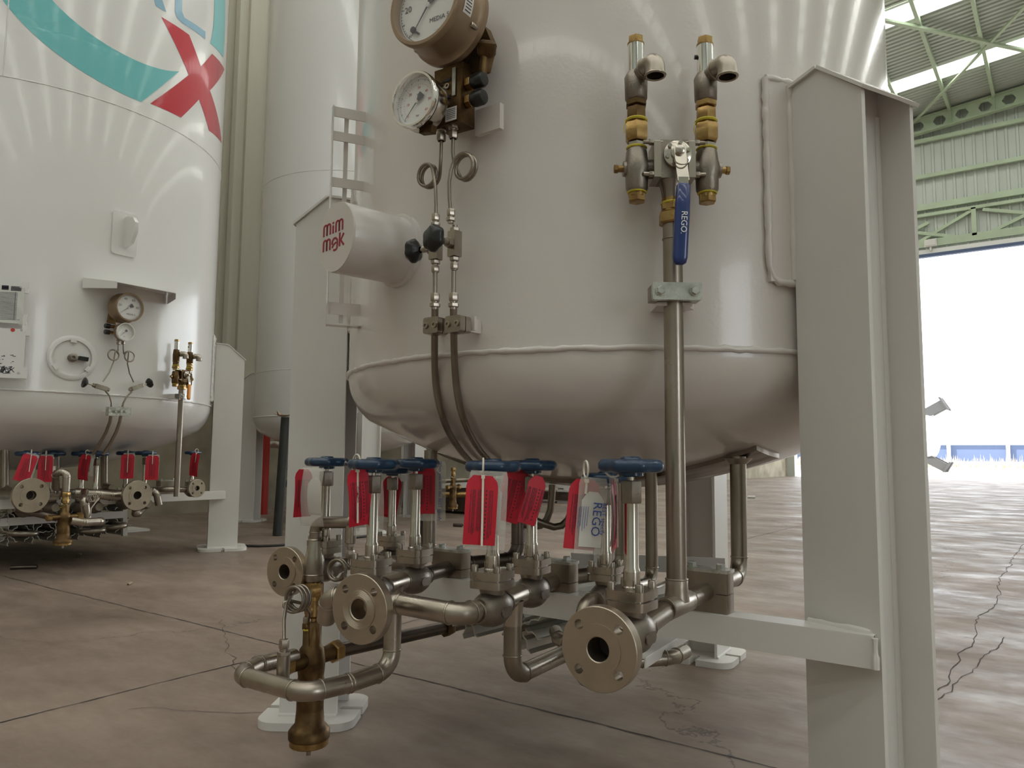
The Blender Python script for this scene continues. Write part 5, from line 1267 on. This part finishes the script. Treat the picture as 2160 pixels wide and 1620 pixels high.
for z in (.03,-.005):
    mb=MB(); q=g3-gn*.07-gt*.03+V(0,0,z); mb.cyl(q,q-gt*.035,.010,12); t.part('knob_stem',mb,'brass'); mb=MB(); mb.lathe([(.014,0),(.0145,.024),(.012,.027)],q-gt*.03,-gt,16); t.part('black_knob',mb,'black')
mb=MB(); mb.bar(g3-gn*.09,g3-gn*.15,.03,.03); t.part('stand_off',mb,'paint_left')
def HP(px,py,off=.05): return HW(px,py,off)
def lt_inst(lab,P,cc,R_,start,cw,Pend):
    Q=[]; 
    for i in range(31):
        a=start+cw*2*PI*1.25*i/30; Q.append(Vector(cc)+gt*R_*math.cos(a)+V(0,0,1)*R_*math.sin(a)+gn*(.012*i/30))
    t=T('instrument_tube',lab,'tube',P[0]); mb=MB(); mb.sweep(smooth([Vector(p) for p in P]+Q+[Vector(p) for p in Pend]),.0042,8); t.part('tube',mb,'steel',angle=60); fitting(t,Vector(P[0])+V(0,0,.01),dn,1.3)
lt_inst('left coiled thin tube below the gauges of the left tank',[HP(250,720),HP(249,735)],HP(238,749),.031,0,1,[HP(245,765),HP(232,785),HP(217,805)])
lt_inst('right coiled thin tube below the gauges of the left tank',[HP(260,720),HP(260,738)],HP(272,752),.031,PI,-1,[HP(263,768),HP(272,788),HP(282,806)])
def nv(lab,c,d):
    t=T('needle_valve',lab,'valve',c); c=Vector(c); d=Vector(d).normalized(); 
    mb=MB(); mb.bar(c-d*.035,c+d*.03,.024,.024,gn); mb.hexn(c+d*.03,d,.02,.015); mb.hexn(c-d*.05,d,.018,.016); t.part('body',mb,'weld')
    mb=MB(); mb.cyl(c+d*.04,c+d*.075,.005,8); t.part('stem',mb,'shine'); mb=MB(); mb.lathe([(.008,0),(.022,.008),(.028,.016),(.028,.024),(.0001,.032)],c+d*.07,d,24,cap=False,lobes=6,amp=.05); t.part('hand_knob',mb,'black')
def dirpx(a,b,off=.05): return HP(*b,off)-HP(*a,off)
nv('needle valve with its black knob at the left on the left tank',HP(212,817),dirpx((212,817),(192,811)))
nv('needle valve with its black knob at the right on the left tank',HP(288,817),dirpx((288,817),(306,811)))
for lab,P in (('left thin pipe from needle valve down under the left tank',[(222,824),(234,834),(237,845),(236,870),(234,890),(226,910),(212,935),(196,958)]),('right thin pipe from needle valve down under the left tank',[(278,826),(264,836),(258,848),(257,868),(254,890),(247,910),(234,935),(218,958)])):
    Q=[HP(*p) if p[1]<880 else HW(p[0],p[1],.05-(p[1]-880)*.0022) for p in P]; t=T('instrument_pipe',lab,'pipe',Q[0]); mb=MB(); mb.sweep(smooth(Q),[.005]*3+[.009]*(len(Q)-3),10); t.part('tube',mb,'steel',angle=60)
t=T('tube_clamp','pair of bright clamps on the thin pipes of the left tank','clamp',HP(242,868,.06))
for px in(238,262): mb=MB(); c=HP(px,868,.065); mb.bar(c-gt*.032,c+gt*.032,.035,.05); t.part('clamp_block',mb,'zinc')
for px in(231,244,255,265):
    mb=MB(); mb.hexn(HP(px,868,.092),gn,.015,.008); t.part('bolt',mb,'zinc')
mb=MB(); mb.bar(HP(222,867,.03),HP(262,869,.03),.03,.008); mb.bar(HP(222,867,.0),HP(222,867,.035),.03,.01); t.part('lug',mb,'paint_left')
# relief tree on the left tank
p=HW(384,800,.085); a=polar(p); n_=V(math.cos(a),math.sin(a),0); tg=V(-n_.y,n_.x,0)
def ztree(py):
    # near tree rows mapped onto the left tank tree rows
    key=[(79,719),(96,723),(158,741),(180,755),(217,765),(228,767),(260,774),(301,780),(318,783),(345,793),(385,806),(420,812),(474,822),(505,828),(558,846),(622,836)]
    k0=key[0]
    for k1 in key[1:]:
        if py<=k1[0]:
            f=(py-k0[0])/(k1[0]-k0[0]); row=k0[1]+f*(k1[1]-k0[1]); break
        k0=k1
    else: row=k1[1]
    return zat(p.x,p.y,row)
tree(p.x,p.y,.42,tg,n_,ztree,'of the left tank','orange',False,dark=True)
mb=MB(); zc_=ztree(622); mb.bar(V(p.x,p.y,zc_)-n_*.02,V(p.x,p.y,zc_)-n_*.10,.03,.03); left.part('riser_lug',mb,'paint_left')
# evacuation port
c=HW(152,755,0); a=polar(c); n_=V(math.cos(a),math.sin(a),0); tg=V(-n_.y,n_.x,0)
t=T('evacuation_port','round white port ring with a small black-handled valve on the left tank','port',c)
mb=MB(); mb.lathe([(.125,-.02),(.125,.006),(.118,.010),(.100,.010),(.098,-.0)],c,n_,44,cap=False); t.part('ring',mb,'paint_left')
for k in (90,215,325):
    mb=MB(); d=tg*math.cos(math.radians(k))+V(0,0,1)*math.sin(math.radians(k)); mb.bar(c+d*.085+n_*.012,c+d*.11+n_*.012,.03,.012,n_); t.part('retaining_clip',mb,'paint_left')
mb=MB(); mb.lathe([(.024,0),(.024,.03),(.016,.036),(.008,.036),(.008,.02),(.0001,.02)],c,n_,20,cap=False); t.part('spigot',mb,'cast'); mb=MB(); mb.bar(c+n_*.02+tg*.028,c+n_*.02+tg*.075-V(0,0,.004),.028,.022); t.part('black_handle',mb,'black')
# data plates
def plate(lab,c4,off,kind):
    P=[HW(*q,off) for q in c4]; cc=sum(P,Vector())/4; t=T('data_plate',lab,'plate',cc); X=(P[1]-P[0]).normalized(); N=X.cross(V(0,0,1)); w_=(P[1]-P[0]).length; z1=P[1].z; z0=P[2].z; h=z1-z0
    x1=P[1]; W_=.62
    def L(u,v,o=0): return V(x1.x,x1.y,z0)+X*(u-W_)+V(0,0,v*1.0)+N*o
    mb=MB(); c_=L(W_/2,h/2); mb.bar(L(W_/2,0),L(W_/2,h),W_,.008,N); b=t.part('plate',mb,'alu' if kind==0 else 'paint_left')
    mb=MB()
    if kind==0:
        rnd=random.Random(2)
        for i in range(22):
            v=h*(.03+.78*i/22); mb.bar(L(.05,v,.0046),L(W_-.03,v,.0046),.0022,.0006,N)
        for u in (.25,.42,.5,.58): mb.bar(L(u,h*.03,.0046),L(u,h*.80,.0046),.002,.0006,N)
        for i in range(5): mb.bar(L(W_-.062,h*(.84+.026*i),.0046),L(W_-.015,h*(.84+.026*i),.0046),.004,.0006,N)
        b2=t.part('plate_print',mb,'ink',parent=b)
        mb=MB(); mb.lathe([(.024,.0044),(.024,.0054)],L(W_-.135,h*.905,0),N,8); t.part('round_emblem',mb,'lred',parent=b)
        mb=MB()
        for i in range(3): mb.bar(L(W_-.103,h*(.875+.03*i),.0048),L(W_-.072,h*(.875+.03*i),.0048),.012,.0006,N)
        t.part('bold_print',mb,'ink',parent=b)
    else:
        rnd=random.Random(9)
        for i in range(120):
            u=rnd.uniform(.06,W_-.05); v=rnd.uniform(.04,.42)*h; mb.bar(L(u,v,.0046),L(u+rnd.uniform(.003,.018),v,.0046),.003,.0006,N)
        for i in range(30):
            u=W_-.03-rnd.uniform(.02,.1); mb.bar(L(u,h*rnd.uniform(.05,.2),.0046),L(u+.012,h*rnd.uniform(.05,.2),.0046),.003,.0006,N)
        t.part('plate_print',mb,'ink',parent=b)
        mb=MB(); mb.prism(rrect(.032,.055,.006),L(W_-.130,h*.60,.0045),X,V(0,0,1),.0008 if X.cross(V(0,0,1)).dot(N)>0 else -.0008); t.part('blue_symbol',mb,'lblue',parent=b)
        mb=MB(); mb.lathe([(.0105,.0044),(.0105,.0054)],L(W_-.058,h*.93,0),N,8); mb.bar(L(.05,h*.95,.0046),L(W_-.15,h*.95,.0046),.002,.0006,N); t.part('red_emblem',mb,'inkred',parent=b)
    for v in (.06,.94):
        mb=MB(); mb.bar(L(W_+.0,h*v-.03,-.012),L(W_+.0,h*v+.03,-.012),.035,.03,N); t.part('corner_clip',mb,'paint_left'); mb=MB(); mb.lathe([(.006,.004),(.005,.008)],L(W_-.02,h*v,0),N,10); t.part('rivet',mb,'zinc')
    mb=MB(); mb.bar(L(.3,h*.2,-.01),L(.3,h*.2,-.10),.03,.03); t.part('stand_off',mb,'paint_left')
plate('grey engraved data plate with a red emblem, upper one at the left edge',[(0,599),(53,602),(50,678),(0,673)],.075,0)
plate('pale flow diagram panel with a blue symbol, lower one at the left edge',[(0,688),(55,690),(50,793),(0,791)],.075,1)
# manifold of the left tank: valves, flanges, pipes, tags
RZ=math.radians(90)
def LW(px,py,x): return W(px,py,0,x)
rows=[(58,957,-4.74,'leftmost blue-wheeled valve of the left tank, behind the first big flange'),(114,957,-4.86,'blue-wheeled valve of the left tank just right of the first big flange'),(175,957,-4.80,'blue-wheeled valve of the left tank, left one of the overlapping middle pair'),(205,957,-4.72,'blue-wheeled valve of the left tank, right one of the overlapping middle pair'),(268,956,-4.84,'blue-wheeled valve of the left tank behind the red tag with a long zip tie'),(308,956,-4.73,'blue-wheeled valve of the left tank above the second big flange'),(407,955,-4.72,'rightmost blue-wheeled valve of the left tank beside its leg')]
lv=[]
for px,py,x,lab in rows:
    q=LW(px,py,x); s=1.28 if px<350 else 1.05
    zt_=q.z; lv.append(dup(vA,(x,q.y,zt_-.243*s),RZ,lab,scale=s)); lv[-1]['s']=s
    del lv[-1]['s']
for px,py,x,r,lab in ((66,1045,-4.50,.092,'big pipe flange at the far left, on the left tank pipework'),(290,1045,-4.50,.088,'second big pipe flange on the left tank pipework, right of the brass regulator'),(416,1030,-4.52,.0575,'small pipe flange beside the right leg of the left tank')):
    q=LW(px,py,x); make_flange('pipe_flange',lab,tuple(q),(1,-.0,0),r=r,th=.022,bore=r*.27,pcd=r*.74,hole=r*.11,raised=r*.58,neck=.03)
    mb=MB()
z1=lv[5].location.z; z0=lv[0].location.z
qa=LW(66,1045,-4.50); qb=LW(290,1045,-4.50); qc=LW(416,1030,-4.52)
def P1(label,pts,r,bend,m='steel',name='manifold_pipe'): return pipe1(name,label,pts,r,bend,m,'pipe')
P1('pipe running back from the far left big flange',[qa+V(-.05,0,0),qa+V(-.55,0,.0)],.026,.0)
P1('stout pipe joining the middle valves to the second big flange',[LW(158,1040,-4.66),LW(205,1042,-4.62),LW(235,1046,-4.62),LW(285,1043,-4.60)],.028,.05,'weld')
P1('pipe running back from the second big flange, curving up',[qb+V(-.04,0,0),qb+V(-.5,0,.0)],.026,0)
P1('pipe from the small right flange to the left tank riser',[qc+V(-.04,0,0),LW(404,1032,-4.72),LW(390,1033,-4.76),LW(345,1032,-4.80),LW(300,1034,-4.95)],.018,.05)
for px,py0,py1,x in ((10,955,1035,-4.95),(118,965,1040,-5.0),(220,960,1028,-4.95)):
    P1(f'vertical pipe between the left tank bottom and its valves, {"leftmost" if px<50 else "middle" if px<150 else "rightmost"} of three',[LW(px,py0-10,x),LW(px,py1,x),LW(px,py1,x)+V(.1,0,-.0)],.022,.03)
rq=LW(135,1100,-4.45); rgl=dup(rg,(rq.x,rq.y,.06),0,'golden brass pressure regulator hanging below the left tank'); rgl.scale=(1.05,1.05,.80)
rgl.location.z=zat(rq.x,rq.y,1156)-.025
tz=LW(132,1040,-4.45)
P1('inverted U-shaped pipe arching above the brass regulator of the left tank',[V(rq.x,rq.y,rgl.location.z+.33),V(rq.x,rq.y,LW(137,995,-4.45).z),LW(118,996,-4.5),LW(118,1030,-4.6)],.02,.04,'weld')
P1('horizontal pipe to the right of the brass regulator, left tank',[LW(148,1098,-4.42),LW(175,1102,-4.42),LW(212,1100,-4.45),LW(212,1100,-4.60)],.022,.03,'weld')
P1('upright pipe with fitting right of the brass regulator, left tank',[LW(183,1092,-4.5),LW(178,1055,-4.5),LW(178,1040,-4.62)],.024,.03,'weld')
Q=[];cc=LW(189,1051,-4.47)
for i in range(67):
    a=2*PI*i/22; Q.append(cc+V(0,math.cos(a)*.022,math.sin(a)*.022)+V(0,.010*i/22,0))
t=T('coiled_tube','small triple tube coil right of the brass regulator, left tank','tube',cc); mb=MB(); mb.sweep(Q+[LW(192,1072,-4.45),LW(190,1090,-4.44)],.004,8); t.part('tube',mb,'steel',angle=60)
P1('long slanting pipe left of the brass regulator, left tank',[LW(35,1073,-4.6),LW(122,1093,-4.5)],.020,0,'dark')
P1('elbow pipe stub under the second big flange',[LW(286,1078,-4.7),LW(286,1088,-4.6),LW(302,1072,-4.75)],.022,.03)
P1('pipe curling down right of the second big flange',[LW(322,1036,-4.72),LW(331,1042,-4.70),LW(335,1065,-4.70)],.022,.03,'weld')
t=clamp('pipe clamp on the left tank cross beam near its right leg',LW(352,1026,-4.93),wx=.12,wy=.06); t.o.rotation_euler=(0,0,RZ)
# left tank tags
def ltag(lab,px,py,x,yaw,tilt=0,**k): return tag(lab,LW(px,py,x),math.radians(yaw),math.radians(tilt),k.get('curl',.1),k.get('sleeve',(.008,.004)),tie_len=k.get('tl',.06),card_w=.075,card_h=.15)
ltag('bright red tilted tag in front of the far left big flange',66,958,-4.62,75,-16,tl=.09)
ltag('darker red tag between far left flange and inverted U pipe, left tank',97,960,-4.74,80,0,tl=.08)
ltag('edge-on red tag with clear sleeve on the middle wheel pair, left tank',184,958,-4.70,20,-8,curl=.6,sleeve=(.03,.004))
ltag('red tag with long zip tie hanging above the second big flange',270,957,-4.72,72,0,tl=.11)
ltag('red tag just right of the second big flange, left tank',322,960,-4.62,70,0,tl=.05)
ltag('narrow edge-on red tag on the rightmost wheel of the left tank',415,955,-4.62,10,-8,curl=.4,sleeve=None)
# ambient evaporator with star finned tubes
k=0
for (px,py,x) in ((18,1128,-5.0),(70,1124,-5.05),(117,1120,-5.1),(166,1117,-5.15),(213,1113,-5.2),(258,1108,-5.25),(18,1078,-5.0),(70,1074,-5.05),(120,1070,-5.1),(168,1066,-5.15),(215,1063,-5.2),(258,1060,-5.25)):
    q=LW(px,py,x)
    if k==0: ft=finned('finned_tube','star-finned aluminium tube under the left tank, lower row, first from the left',q,q+V(-1.3,0,0),.066,group='finned tubes under the left tank'); base_ft=ft
    else:
        rown='lower row' if k<6 else 'upper row'; nm=['first','second','third','fourth','fifth','sixth'][k%6]
        dup(base_ft.o,q,0,f'star-finned aluminium tube under the left tank, {rown}, {nm} from the left','finned tubes under the left tank')
    k+=1
for (a,b,lab) in (((70,1124),(18,1124),'lower left'),((213,1116),(166,1120),'lower middle'),((258,1106),(222,1112),'lower right'),((70,1074),(120,1070),'upper left'),((168,1066),(215,1063),'upper right')):
    A_=LW(*a,-5.0);B_=LW(*b,-5.0); P1(f'{lab} bright return bend across the star-finned tube ends',[A_+V(-.1,0,0),A_+V(.08,0,0),B_+V(.08,0,0),B_+V(-.1,0,0)],.016,.05,'weld','return_bend')
t=T('tube_rack','white frame strips holding the star-finned tubes under the left tank','frame',LW(140,1100,-5.02))
for (a,b) in (((0,1102),(262,1085)),((262,1060),(262,1130))):
    mb=MB(); mb.bar(LW(*a,-5.0),LW(*b,-5.1),.004,.045) if a[1]!=1060 else mb.bar(LW(*a,-5.15),LW(*b,-5.15),.03,.03,(1,0,0)); t.part('strip',mb,'leg')
mb=MB(); q=W(268,1123,2,.0); mb.box((q.x-.1,q.y+.05,.012),(.3,.25,.02)); t.part('foot_plate',mb,'leg')
# ---------------- far tanks: brass regulator and pipework under them
q=W(955,1080,2,.0); q=at(955,1078,8.3)
dup(rg,(q.x,q.y,zat(q.x,q.y,1082)-.02),0,'small distant brass regulator seen between hanging tags under the near tank',scale=1.25)
P1('distant horizontal pipe behind the hanging tags, under the far tank',[at(925,1043,8.4),at(990,1043,8.4)],.03,0,'brass','far_pipe')
P1('distant thin pipe above the small brass regulator, far tank',[at(930,1015,8.4),at(992,1012,8.4)],.025,0,'steel','far_pipe')
t=T('far_evaporator','dark evaporator block under the far tank behind the hanging tags','evaporator',at(940,1065,9.2))
mb=MB(); c=at(955,1045,9.3); mb.box(c,(1.2,.6,.32),rz=0); t.part('core',mb,'dark')
mb=MB(); a=at(860,1025,8.7);b=at(1000,1022,8.7); mb.bar(a,b,.02,.07); t.part('rail',mb,'leg')
t=T('far_pipework','dark low frame beside the farthest white foot under the near tank','frame',at(1150,1050,11))
mb=MB(); c=at(1158,1044,11.2); mb.box(c,(.9,.3,.12)); t.part('bar',mb,'dark'); mb=MB(); mb.box(c+V(0,0,.15),(1.0,.1,.08)); t.part('rail',mb,'leg'); mb=MB(); mb.box(at(1195,1055,11),(.2,.2,.3)); t.part('foot',mb,'leg')
